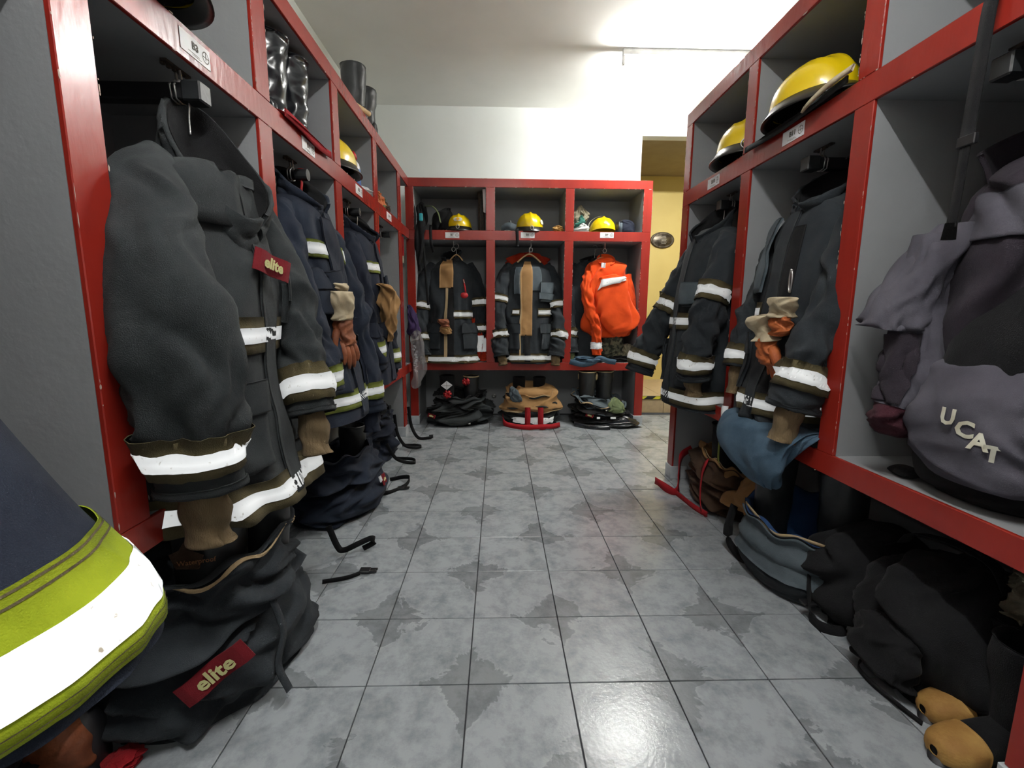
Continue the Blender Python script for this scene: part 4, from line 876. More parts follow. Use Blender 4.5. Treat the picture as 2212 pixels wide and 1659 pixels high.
o, s_ = blob('dark_bundle', 'black_cloth', None, [(-1.07, 1.00, .75, .02, .02), (-1.03, 1.00, .74, .08, .05), (-1.0, 1.0, .68, .10, .06), (-1.0, 1.0, .615, .10, .06), (-1.0, 1.0, .606, .07, .04)], seed=13, amp=.5)
bpy.data.objects.remove(o)
r = thing('looped_cord', 'black cord loop on the bottom board between the two nearest left coats', 'cord', (-.84, .93, Z1))
MB().tube(smooth_path([(-.93, .84, Z1+.006), (-.88, .90, Z1+.02), (-.84, .93, Z1+.03), (-.825, .90, Z1+.008), (-.86, .84, Z1+.006), (-.92, .80, Z1+.006)], 40), .006, 8).obj('cord', 'black_plastic', r, True)
# H4
h4, s4 = heap('rounded navy trousers with a small red tag, on the floor under bay B4', (-.90, 2.52), .22, .34, .32, 'navy', 'navy2', 53, (.1, 0), None, open_=.72, amp=.7)
boot('black boot shaft standing in the navy trousers under bay B4', (-.86, 2.68, 0), .42, (1, -.3), rim=None, r=.07, loop=False, foot=False, group='rubber boots')
tagplate(h4, (-.652, 2.53, .145), (-.02, 1, .1), (-.25, 0, 1), .06, .055, 'elite', size=.022)
o_ = tagplate(h4, (-.656, 2.475, .165), (-.02, 1, .1), (-.25, 0, 1), .025, .03, '', 'card', name='wash_label')
strap('long black strap curling across the tiles from the navy trousers, nearer one', [(-.70, 2.62, .02), (-.64, 2.68, .01), (-.58, 2.78, .012), (-.57, 2.86, .03), (-.62, 2.9, .02), (-.70, 2.88, .01)], .026, 'black_cloth', buckle=(-.60, 2.74, .01))
# H5
h5, s5 = heap('small dark trousers with black straps on the floor under bay B5', (-.95, 3.40), .17, .26, .36, 'navy2', None, 54, (0, 0), None, open_=.75, amp=.9)
strap('thin black strap looped on the tiles in front of the far left end', [(-.80, 3.50, .30), (-.78, 3.50, .15), (-.73, 3.52, .05), (-.66, 3.56, .02), (-.62, 3.62, .012), (-.68, 3.66, .01), (-.78, 3.66, .01)], .024, 'black_cloth')
strap('black strap trailing from under bay B5 into the aisle', [(-.79, 3.18, .16), (-.73, 3.18, .06), (-.66, 3.2, .02), (-.60, 3.22, .012), (-.63, 3.3, .01), (-.75, 3.32, .01)], .024, 'black_cloth')
strap('black strap beside the foot of the far left post', [(-.75, 3.80, .30), (-.73, 3.80, .14), (-.68, 3.82, .03), (-.60, 3.84, .02), (-.56, 3.86, .03), (-.60, 3.92, .012)], .026, 'black_cloth')
# back row heaps
h7, s7 = heap('black trousers with taped boots and red ribbons on the floor under bay B7', (-.38, 4.46), .29, .17, .30, 'coat_dark', None, 55, (0, .2), None, open_=.8, amp=1.3)
boot('black boot with a white paper diamond on its shaft, under bay B7', (-.50, 4.46, 0), .47, (0, -1), 'black_cloth', None, .07, loop=False, foot=False, group='boots under the end row')
boot('black rubber boot with a beige rim and a red ribbon, under bay B7', (-.27, 4.50, 0), .46, (.2, -1), 'rubber', 'rim', .072, loop=False, foot=False, group='boots under the end row')
r = thing('paper_diamond', 'white paper diamond with a black cross stuck on a boot under bay B7', 'paper label', tuple(ony(965, 833, 4.375)))
q = ony(965, 833, 4.372); b = MB(); b.add([q+Vector(v) for v in ((-.055, 0, 0), (0, 0, -.042), (.055, 0, .004), (0, 0, .045), (-.055, .003, 0), (0, .003, -.042), (.055, .003, .004), (0, .003, .045))], [(0, 1, 2, 3), (4, 7, 6, 5), (0, 4, 5, 1), (1, 5, 6, 2), (2, 6, 7, 3), (3, 7, 4, 0)]); b.obj('paper', 'card', r)
b = MB(); b.box(q.x-.045, q.x+.045, q.y-.002, q.y-.001, q.z-.0015, q.z+.0015); b.box(q.x-.0015, q.x+.0015, q.y-.002, q.y-.001, q.z-.036, q.z+.036); b.obj('cross', 'ink', r)
def bow(label, P, s=.045, m='plastic_red'):
    P = Vector(P); r = thing('ribbon_bow', label, 'ribbon', tuple(P), 'red ribbons tied on the boots')
    rr = random.Random(int(P.x*1000))
    for k in range(7):
        a = k*2*PI/7+rr.random()*.5; e = P+Vector((math.cos(a)*s, -.006+rr.uniform(-.01, .01), math.sin(a)*s)); mid = (P+e)/2+Vector((0, -.014, 0))
        V, F = ribbon([P, mid, e], .022, .002, (-math.sin(a), .3, math.cos(a)), 8); link('loop', V, F, m, r)
    return r
bow('red ribbon bow on the dark heap under bay B7, lower left one', ony(967, 852, 4.33), .04); bow('red ribbon bow on the beige-rimmed boot under bay B7', ony(1007, 824, 4.40), .036)
for k, (x, y, w_) in enumerate(((948, 909, .045), (970, 910, .03), (1000, 910, .03), (1018, 911, .025), (1028, 911, .022), (1010, 915, .02))):
    q = s7.pts(np.array([.12]), np.array([.75+(x-1000)*.0022]), .004)[0]; b = MB(); b.box(q[0]-w_/2, q[0]+w_/2, q[1]-.003, q[1]+.002, q[2]+.01, q[2]+.026, .001); b.obj('reflective_tape', 'tape', h7)
tagplate(h7, ony(932, 898, 4.27)+Vector((0, 0, 0)), (1, 0, -.35), (0, 0, 1), .075, .035, 'elite', size=.024)
h8, s8 = heap('rolled turnout trousers with tan lining on top and red webbing, under bay B8', (.31, 4.46), .26, .19, .34, 'coat_dark', 'tan', 56, (0, .25), 'piping', open_=.82, amp=.8)
zt = Surf([(.31, 4.45, .17, .27, .20), (.31, 4.45, .22, .285, .21), (.31, 4.46, .30, .27, .20), (.31, 4.47, .36, .22, .16), (.31, 4.48, .385, .15, .11), (.31, 4.48, .35, .09, .07), (.31, 4.48, .25, .05, .04)], (1, 0, 0), (0, 1, 0), n=2.4, amp=.6, seed=57, na=5, nt=2, ridge=.8, tilt=(0, .18))
zt.obj('rolled_lining', 'tan', h8, nt=60, na=90); zt.obj('waist_edge', 'piping', h8, t0=.0, t1=.03, nt=2, na=90, off=.003, thick=.006)
q_ = s8.patch(t0=.22, t1=.33, a0=.62, a1=.90, nt=4, na=30, off=.006, thick=.003); link('reflective_tape', *q_, 'tape', h8)
boot('black boot poking out of the tan lining under bay B8, left one', (.20, 4.50, 0), .45, (0, -1), 'black_cloth', None, .06, loop=False, foot=False, group='boots under the end row')
boot('black boot poking out of the tan lining under bay B8, right one', (.40, 4.50, 0), .45, (0, -1), 'black_cloth', None, .06, loop=False, foot=False, group='boots under the end row')
o, s_ = blob('grey_gloves', 'faded', None, [(.17, 4.30, .24, .03, .02), (.17, 4.29, .26, .05, .02), (.15, 4.29, .32, .045, .025), (.13, 4.30, .37, .03, .02), (.12, 4.31, .39, .008, .01)], seed=61, amp=.8, n=2.6); tag(o, 'grey folded glove tucked in the tan lining under bay B8', 'glove')
for x, lab in ((1140, 'left of the two red webbing straps hanging down the rolled trousers under bay B8'), (1168, 'right of the two red webbing straps hanging down the rolled trousers, bay B8')):
    q = ony(x, 880, 4.24); strap(lab.replace('hanging down', 'over'), [(q.x, 4.245, .20), (q.x, 4.225, .12), (q.x, 4.22, .04), (q.x+.01, 4.20, .012), (q.x+.03, 4.17, .008)], .052, 'red_cloth', (1, 0, 0), group='red webbing straps under the end row')
strap('red webbing belt lying on the tiles round the trousers under bay B8', [(.04, 4.36, .10), (.05, 4.27, .05), (.12, 4.21, .035), (.22, 4.17, .03), (.32, 4.17, .03), (.42, 4.17, .035), (.50, 4.20, .03), (.58, 4.27, .03)], .045, 'red_cloth', (0, .3, 1), group='red webbing straps under the end row')
h9, s9 = heap('blue-grey trousers with beige edging round two rubber boots, under bay B9', (.99, 4.46), .27, .19, .25, 'black_cloth', 'faded', 58, (-.2, .35), 'piping', studs=4, open_=.86, amp=1.0)
zt = Surf([(1.0, 4.46, .14, .235, .17), (1.0, 4.46, .22, .22, .16), (1.0, 4.47, .28, .16, .12), (1.0, 4.47, .24, .1, .08)], (1, 0, 0), (0, 1, 0), n=2.4, amp=1.2, seed=59, na=6, nt=2, ridge=.8, tilt=(-.15, .2)); zt.obj('bunched_lining', 'faded', h9, nt=50, na=90)
boot('rubber boot with a cream rim under bay B9, left of the pair', tuple(ony(1274, 900, 4.47)*Vector((1, 1, 0)) if False else (.87, 4.48, 0)), .51, (-.3, -1), 'rubber', 'rim', .080, foot=False, group='boots under the end row')
boot('rubber boot with a cream rim under bay B9, right of the pair', (1.045, 4.52, 0), .51, (.3, -1), 'rubber', 'rim', .080, foot=False, group='boots under the end row')
o, s_ = blob('sage_cloth', 'olive_cloth', None, [(1.12, 4.31, .13, .02, .02), (1.12, 4.30, .15, .08, .03), (1.12, 4.31, .20, .08, .03), (1.11, 4.33, .26, .04, .02), (1.11, 4.34, .28, .008, .008)], seed=63, amp=.6, n=2.6); tag(o, 'sage green cloth lying on the blue-grey trousers under bay B9', 'cloth')
tagplate(h9, (.86, 4.272, .12), (1, 0, -.3), (0, 0, 1), .075, .035, 'elite', size=.024)
for x, z, w_ in ((.93, .085, .03), (1.06, .085, .05)):
    b = MB(); b.box(x, x+w_, 4.262, 4.268, z, z+.018, .001); b.obj('reflective_tape', 'tape', h9)
o, s_ = blob('rain_trousers', 'patent', None, [(1.14, 4.32, .004, .20, .10), (1.14, 4.32, .03, .21, .11), (1.14, 4.34, .08, .15, .07), (1.12, 4.35, .12, .05, .03)], seed=65, amp=1.0, na=6); tag(o, 'shiny black folded cloth on the floor by the foot of the end row', 'cloth')
strap('shiny black belt lying on the tiles under bay B9', [(.72, 4.30, .03), (.82, 4.23, .02), (.92, 4.19, .02), (1.02, 4.17, .02), (1.04, 4.19, .03)], .04, 'patent', (0, .2, 1))
# socket on the wall under the end row
q = ony(1067, 855, BW-.02); r = thing('wall_socket', 'small round grey fitting on the wall under bay B8', 'fitting', tuple(q))
V, F = revolve([(0, .004), (.3, .004), (.35, .010), (.55, .010), (.6, .004), (.85, .004), (1, .0), (1, -.004), (0, -.004)], q+Vector((0, -.006, 0)), 24, (1, 0, 0), (0, 0, 1), (0, -1, 0), .026, .026); link('ring', V, F, 'steel', r)
# H10
h10, s10 = heap('brown lined trousers with red webbing on the floor under bay B10', (1.33, 2.52), .19, .30, .26, 'dark_brown', 'tan', 71, (-.15, .1), 'piping', open_=.75, amp=.9)
boot('black boot shaft with lime piping stuck in the brown lined trousers under bay B10', (1.30, 2.50, 0), .47, (-1, -.2), 'black_cloth', None, .085, loop=False, foot=False, group='rubber boots')
V, F = ribbon([(1.215, 2.44, .44), (1.21, 2.43, .30), (1.22, 2.42, .2)], .018, .003, (0, 1, 0)); link('lime_edge', V, F, 'lime_dull', bpy.data.objects['rubber_boot.003'] if False else h10)
V, F = ribbon([(1.215, 2.44, .43), (1.25, 2.405, .43), (1.33, 2.41, .43)], .014, .003, (0, 0, 1)); link('lime_edge', V, F, 'lime_dull', h10)
strap('red webbing looped over the brown lined trousers and out on the tiles, nearer loop', [(1.18, 2.50, .26), (1.13, 2.44, .20), (1.10, 2.38, .10), (1.09, 2.33, .03)], .045, 'red_cloth', (.3, 1, 0), group='red webbing straps under the right row')
strap('red webbing loop standing on the tiles at the foot of the right row', [(1.22, 2.80, .24), (1.14, 2.76, .20), (1.10, 2.68, .10), (1.07, 2.62, .03), (1.02, 2.64, .03), (.985, 2.72, .05), (1.0, 2.78, .03), (1.06, 2.66, .012), (1.09, 2.42, .012), (1.12, 2.32, .01)], .04, 'red_cloth', (0, .3, 1), n=80, group='red webbing straps under the right row')
o, s_ = blob('brown_cape', 'tan', None, [(1.28, 2.15, .10, .02, .02), (1.28, 2.15, .12, .13, .17), (1.30, 2.17, .18, .10, .13), (1.32, 2.20, .27, .06, .08), (1.34, 2.22, .34, .02, .02)], seed=72, amp=.7); tag(o, 'brown folded cape on the floor under the post between B10 and B11', 'cape')
r = thing('red_belt', 'red belt end with a bright silver tip hanging below the coat in bay B10', 'belt', (1.115, 2.16, .44))
V, F = ribbon([(1.118, 2.20, .60), (1.113, 2.19, .55), (1.112, 2.17, .50), (1.115, 2.14, .44)], .05, .004, (0, 1, .3)); link('webbing', V, F, 'red_cloth', r)
V, F = ribbon([(1.110, 2.20, .635), (1.106, 2.195, .60), (1.104, 2.185, .565)], .055, .004, (0, 1, .3)); link('silver_tip', V, F, 'tape', r)
# H11
h11, s11 = heap('dark trousers with a wide grey waistband and blue lining, under bay B11', (1.25, 1.76), .20, .25, .28, 'coat_mid', 'blue', 73, (.12, .05), None, open_=.88, amp=.12)
s11.obj('grey_waistband', 'faded', h11, t0=.36, t1=.985, a0=.42, a1=.79, nt=20, na=50, off=.005, thick=.006)
V, F = ribbon([s11.pts(np.array([.992]), np.array([a]), -.004)[0] for a in (.42, .5, .56, .62, .70)], .012, .003, (0, 0, 1)); link('waist_piping', V, F, 'piping', h11)
for a in (.83, .845): b = MB(); q = s11.pts(np.array([.42]), np.array([a]), .008)[0]; b.box(q[0]-.02, q[0]+.02, q[1]-.003, q[1]+.003, q[2]-.008, q[2]+.008, .001); b.obj('reflective_tape', 'tape', h11)
boot('tall black rubber boot standing in the trousers with the grey waistband, left one', (1.19, 1.88, 0), .52, (-1, -.4), 'rubber', None, .075, loop=False, foot=False, group='rubber boots')
boot('tall black rubber boot with a round pull loop beside the grey waistband trousers', (1.33, 1.66, 0), .50, (-1, -.4), 'rubber', None, .080, loop=True, foot=False, group='rubber boots')
o, s_ = blob('black_trouser_bundle', 'black_cloth', None, [(1.33, 1.50, .004, .18, .16), (1.33, 1.50, .05, .20, .18), (1.34, 1.51, .20, .20, .17), (1.36, 1.52, .30, .15, .12), (1.36, 1.52, .34, .05, .04)], seed=75, amp=.8); tag(o, 'black cloth bundle between the grey waistband trousers and the black bag', 'bundle')
strap('black strap with a plastic buckle lying on the tiles below the grey waistband', [(1.16, 1.56, .16), (1.12, 1.50, .08), (1.11, 1.46, .02), (1.12, 1.42, .01), (1.17, 1.40, .01), (1.22, 1.42, .01)], .045, 'black_cloth', (0, .4, 1), buckle=(1.115, 1.50, .055))
strap('black strap hanging down the left end of the grey waistband trousers', [(1.10, 2.02, .20), (1.06, 1.98, .13), (1.05, 1.95, .06), (1.07, 1.88, .02), (1.10, 1.84, .01)], .04, 'black_cloth', (0, .4, 1))
# H12: black kit bag
r = thing('black_kit_bag', 'large black kit bag slumped on the floor at the lower right', 'bag', (1.36, 1.20, 0))
blob('body', 'black_cloth', r, [(1.34, 1.22, .004, .17, .20), (1.34, 1.22, .05, .20, .23), (1.34, 1.22, .18, .21, .22), (1.36, 1.22, .30, .17, .18), (1.37, 1.22, .36, .08, .09), (1.37, 1.22, .365, .01, .01)], seed=77, amp=.8)
blob('pocket', 'black_cloth', r, [(1.15, 1.20, .03, .03, .08), (1.14, 1.20, .06, .05, .11), (1.14, 1.20, .16, .045, .10), (1.16, 1.20, .20, .02, .05)], seed=78, amp=.6)
V, F = ribbon([(1.30, 1.36, .36), (1.28, 1.30, .42), (1.30, 1.20, .44), (1.33, 1.12, .42), (1.34, 1.08, .36)], .035, .004, (1, 0, 0)); link('carry_handle', V, F, 'black_cloth', r)
V, F = ribbon([(1.20, 1.30, .02), (1.12, 1.26, .01), (1.10, 1.20, .012), (1.11, 1.12, .012), (1.13, 1.05, .008)], .014, .003, (0, 0, 1)); link('draw_cord', V, F, 'black_cloth', r)
o, s_ = blob('paper_bag', 'khaki', None, [(1.50, 1.22, .36, .05, .06), (1.50, 1.22, .40, .07, .08), (1.50, 1.22, .46, .06, .06), (1.50, 1.22, .47, .01, .01)], seed=79, amp=1.0)
bpy.data.objects.remove(o)
r = thing('crumpled_paper', 'crumpled pale paper tucked behind the black kit bag', 'paper', (1.40, 1.10, .30)); blob('sheet', 'khaki', r, [(1.36, 1.06, .30, .02, .03), (1.36, 1.06, .32, .04, .05), (1.37, 1.06, .38, .045, .05), (1.37, 1.06, .42, .03, .04), (1.37, 1.06, .43, .004, .004)], seed=80, amp=1.6, ridge=1.)
# tan toed boots
for k, (x, y, lab) in enumerate(((1.37, 1.06, 'tan-toed black work boot at the lower right, farther of the pair'), (1.29, .965, 'tan-toed black work boot at the lower right, nearer of the pair'))):
    boot(lab, (x, y, 0), .30, (-1, .06-.1*k), 'black_cloth', None, .07, toe='leather_tan', loop=False, name='work_boot', group='tan-toed work boots')
# ---------------------------------------------------------------- things in the cubbies and on top
def leather_boots(y, label):
    return None
for k, (x, y, hd) in enumerate(((XL-.11, 2.06, (-.2, 1)), (XL-.10, 2.24, (-.4, 1)))):
    boot('shiny black leather boot in the cubby marked B4, '+('nearer' if k == 0 else 'farther')+' of the pair', (x, y, S1+.006), .335, hd, 'patent', None, .075, loop=False, patent=True, name='leather_boot', group='shiny leather boots in the cubby')
o, s_ = blob('red_cloth', 'red_cloth', None, [(XL-.06, 2.12, S1+.001, .07, .25), (XL-.05, 2.12, S1+.004, .075, .26), (XL-.05, 2.12, S1+.006, .06, .24), (XL-.05, 2.12, S1+.0065, .01, .02)], seed=81, amp=.0, n=4); tag(o, 'thin red cloth under the shiny boots, hanging over the shelf edge', 'cloth')
V, F = ribbon([(XL+.012, 1.90, S1+.006), (XL+.016, 2.05, S1+.001), (XL+.018, 2.2, S1-.012), (XL+.014, 2.38, S1+.002)], .03, .004, (0, .0, 1), 24); link('overhanging_edge', V, F, 'red_cloth', o)
for k, (y, z) in enumerate(((3.20, 0), (3.45, 0))):
    boot('black boot standing on top of the left lockers, '+('nearer' if k == 0 else 'farther')+' of the pair', (XL-.10, y, T1), .33 if k == 0 else .30, (-1, 0), 'rubber', None, .07, loop=False, name='black_boot', group='black boots on top of the left lockers')
r = thing('wooden_handle', 'short wooden handle lying on top of the left lockers by the boots', 'tool handle', (XL-.02, 3.0, T1)); MB().tube([(XL-.05, 2.90, T1+.016), (XL+.015, 3.10, T1+.016)], [.013, .015], 10).obj('handle', 'wood', r, True)
# bottle and sheet in cubby B5
r = thing('spray_bottle', 'white bottle with a blue label and red cap in the cubby marked B5', 'bottle', (XL-.10, 3.02, S1))
V, F = revolve([(0, 0), (.036, 0), (.040, .01), (.040, .13), (.034, .16), (.014, .185), (.012, .19), (0, .19)], (XL-.08, 3.05, S1), 24); link('bottle', V, F, 'card', r)
V, F = revolve([(.041, .03), (.0415, .032), (.0415, .125), (.041, .127)], (XL-.08, 3.05, S1), 24); link('label', V, F, 'bottle_blue', r)
b = MB()
for i in range(2):
    for j in range(3): b.box(XL-.08-.026+.030*i, XL-.08-.004+.030*i, 3.05-.0445, 3.05-.0405, S1+.04+.028*j, S1+.06+.028*j)
b.obj('label_panels', 'card', r)
V, F = revolve([(.016, .185), (.024, .19), (.020, .215), (.006, .235), (0, .236)], (XL-.08, 3.05, S1), 20); link('cap', V, F, 'plastic_red', r)
r = thing('paper_sheet', 'crumpled white sheet behind the bottle in the cubby marked B5', 'paper', (XL-.03, 3.12, S1)); blob('sheet', 'card', r, [(XL-.06, 3.12, S1+.001, .05, .05), (XL-.06, 3.12, S1+.02, .055, .055), (XL-.08, 3.13, S1+.05, .03, .03), (XL-.08, 3.13, S1+.06, .003, .003)], seed=82, amp=1.4)
# gloves in cubby B6
for k, (y, m_, z) in enumerate(((3.56, 'orange_glove', .05), (3.62, 'olive_cloth', .03), (3.70, 'dark_brown', .02))):
    o, s_ = blob('garden_glove', m_, None, [(XL-.06, y, S1+.001, .03, .06), (XL-.06, y, S1+.02+z*.5, .045, .075), (XL-.06, y+.01, S1+.05+z, .03, .05), (XL-.06, y+.02, S1+.08+z, .006, .01)], seed=83+k, amp=1.2); tag(o, ['orange glove heaped on top in the cubby marked B6', 'green glove under the orange one in the cubby marked B6', 'dark brown glove at the far side of the cubby marked B6'][k], 'glove', 'gloves in the cubby marked B6')
# cubby B7
r = thing('strap_bundle', 'bundle of black harness straps hanging from the cubby marked B7', 'harness', tuple(ony(905, 500, 4.37)))
blob('webbing_bundle', 'black_cloth', r, [(-.71, 4.46, 2.06, .02, .03), (-.71, 4.45, 2.02, .04, .05), (-.70, 4.43, 1.9, .05, .06), (-.715, 4.37, 1.78, .045, .03), (-.72, 4.365, 1.62, .04, .02), (-.73, 4.36, 1.50, .015, .012)], seed=90, amp=.9)
for x0, x1, z1, w_ in ((-.69, -.66, 1.14, .022), (-.62, -.60, 1.62, .026), (-.74, -.73, 1.45, .03)):
    V, F = ribbon([(x0, 4.42, 1.86), (x0, 4.385, 1.81), (x0+.003, 4.38, 1.7), ((x0+x1)/2, 4.40, (1.7+z1)/2), (x1, 4.42, z1)], w_, .004, (1, .2, 0)); link('hanging_strap', V, F, 'black_cloth', r)
V, F = ribbon([(-.66, 4.45, 2.03), (-.60, 4.42, 2.02), (-.55, 4.40, 1.96), (-.53, 4.40, 1.88)], .06, .006, (0, 1, .2)); link('green_strap', V, F, 'olive_cloth', r)
q = ony(909, 469, 4.36); b = MB(); b.box(q.x-.016, q.x+.016, q.y-.006, q.y+.006, q.z-.034, q.z+.034, .005); b.obj('teal_tag', 'teal', r)
o, s_ = blob('black_pouch', 'black_cloth', None, [(-.52, 4.55, S1+.001, .09, .08), (-.52, 4.55, S1+.03, .11, .09), (-.52, 4.55, S1+.14, .10, .08), (-.50, 4.56, S1+.20, .05, .05), (-.48, 4.56, S1+.22, .03, .02), (-.48, 4.56, S1+.225, .005, .005)], seed=91, amp=.6); tag(o, 'black zipped pouch left of the helmet in the cubby marked B7', 'pouch')
r = thing('long_torch', 'dark upright tube with a modelled highlight right of the helmet in the cubby B7', 'torch', (-.165, 4.55, S1)); MB().tube([(-.165, 4.55, S1+.001), (-.165, 4.55, S1+.30), (-.165, 4.55, S1+.305), (-.165, 4.55, S1+.36)], [.03, .03, .036, .036], 20).obj('tube', 'rust', r, True)
MB().tube([(-.168, 4.515, S1+.004), (-.168, 4.515, S1+.28)], .006, 8).obj('highlight_rod', 'steel', r, True)  # thin steel rod stands for the white highlight along the tube
r = thing('standing_sheet', 'white sheet propped against the post in the cubby marked B7', 'paper', (-.135, 4.50, S1)); b = MB(); b.add([(-.142, 4.45, S1+.17), (-.122, 4.44, S1+.16), (-.121, 4.44, S1+.37), (-.15, 4.46, S1+.37), (-.142, 4.453, S1+.17), (-.122, 4.443, S1+.16), (-.121, 4.443, S1+.37), (-.15, 4.463, S1+.37)], [(0, 1, 2, 3), (4, 7, 6, 5), (0, 4, 5, 1), (1, 5, 6, 2), (2, 6, 7, 3), (3, 7, 4, 0)]); b.obj('sheet', 'card', r)
# cubby B8
r = thing('clear_visor', 'grey clear visor lying left of the helmet in the cubby marked B8', 'visor', (.10, 4.50, S1)); V, F = ribbon([(.02, 4.52, S1+.03), (.06, 4.48, S1+.05), (.10, 4.46, S1+.05), (.15, 4.46, S1+.03)], .07, .003, (.25, .2, 1)); link('lens', V, F, 'faded', r)
V, F = ribbon([(.10, 4.47, S1+.10), (.12, 4.47, S1+.04), (.14, 4.46, S1+.01)], .02, .004, (1, 0, 0)); link('bracket', V, F, 'black_plastic', r)
o, s_ = blob('tan_glove', 'leather_tan', None, [(.55, 4.46, S1+.001, .03, .03), (.55, 4.46, S1+.02, .052, .04), (.55, 4.46, S1+.045, .045, .035), (.55, 4.46, S1+.062, .01, .01)], seed=92, amp=.8); tag(o, 'tan leather glove balled up right of the helmet in the cubby B8', 'glove')
V, F = ribbon([(.17, 4.42, S1+.02), (.165, 4.39, S1+.003), (.168, 4.385, S1-.08), (.172, 4.39, S1-.14)], .028, .004, (1, 0, 0)); o = link('chin_strap', V, F, 'black_cloth'); tag(o, 'black strap end hanging over the rail left of the card B8', 'strap')
# cubby B9
for nm, m_, K, lab, cat in (
    ('khaki_hood', 'khaki', [(.76, 4.55, 1.86, .05, .05), (.75, 4.55, 1.92, .07, .06), (.77, 4.55, 2.0, .07, .05), (.77, 4.56, 2.06, .03, .03), (.77, 4.56, 2.08, .004, .004)], 'khaki cloth heaped highest in the cubby marked B9', 'cloth'),
    ('green_scarf', 'green_cloth', [(.75, 4.50, 1.85, .04, .03), (.76, 4.49, 1.89, .06, .03), (.77, 4.50, 1.95, .03, .02), (.77, 4.50, 1.98, .005, .005)], 'dark green cloth between khaki and white ones in the cubby B9', 'cloth'),
    ('white_towel', 'white_cloth', [(.77, 4.47, S1+.001, .07, .04), (.77, 4.47, S1+.02, .085, .05), (.78, 4.48, S1+.06, .06, .04), (.78, 4.48, S1+.09, .01, .01)], 'white crumpled cloth lowest in the cubby marked B9', 'cloth'),
    ('navy_cap', 'navy2', [(1.21, 4.55, S1+.001, .07, .07), (1.21, 4.55, S1+.03, .08, .08), (1.21, 4.55, S1+.09, .075, .07), (1.20, 4.55, S1+.125, .05, .05), (1.20, 4.55, S1+.13, .005, .005)], 'navy cap at the right end of the cubby marked B9', 'cap')):
    o, s_ = blob(nm, m_, None, K, seed=93+len(nm), amp=1.1 if m_ != 'navy2' else .15, n=2.3, ridge=.9); tag(o, lab, cat)
r = thing('safety_goggles', 'goggles with a grey lens between the helmet and navy cap, cubby B9', 'goggles', (1.12, 4.47, S1)); V, F = ribbon([(1.10, 4.50, S1+.05), (1.125, 4.46, S1+.05), (1.15, 4.47, S1+.05)], .085, .004, (0, 0, 1)); link('lens', V, F, 'faded', r); V, F = ribbon([(1.095, 4.50, S1+.05), (1.11, 4.455, S1+.05), (1.12, 4.452, S1+.05)], .10, .006, (0, 0, 1)); link('frame', V, F, 'black_plastic', r)
# cubby B11: cloth under the helmet
o, s_ = blob('dark_cloth', 'black_cloth', None, [(XR+.10, 1.92, S1+.0005, .12, .28), (XR+.10, 1.92, S1+.004, .125, .29), (XR+.10, 1.92, S1+.008, .12, .28), (XR+.10, 1.92, S1+.009, .01, .01)], n=3.5, amp=.0, seed=3); tag(o, 'thin black cloth under the helmet in the cubby marked B11', 'cloth')
V, F = ribbon([(XR-.016, 1.60, S1+.02), (XR-.018, 1.80, S1+.004), (XR-.018, 2.0, S1-.004), (XR-.02, 2.22, S1+.002)], .022, .006, (0, 0, 1), 30); link('hanging_edge', V, F, 'coat_dark', o)
V, F = ribbon([(XR-.03, 1.56, S1+.035), (XR-.035, 1.66, S1+.03), (XR-.04, 1.74, S1+.012), (XR-.03, 1.80, S1+.005)], .022, .008, (.4, 0, 1), 24); o = link('twisted_strip', V, F, 'cream'); tag(o, 'off-white twisted cloth strip in front of the B11 helmet', 'cloth strip')
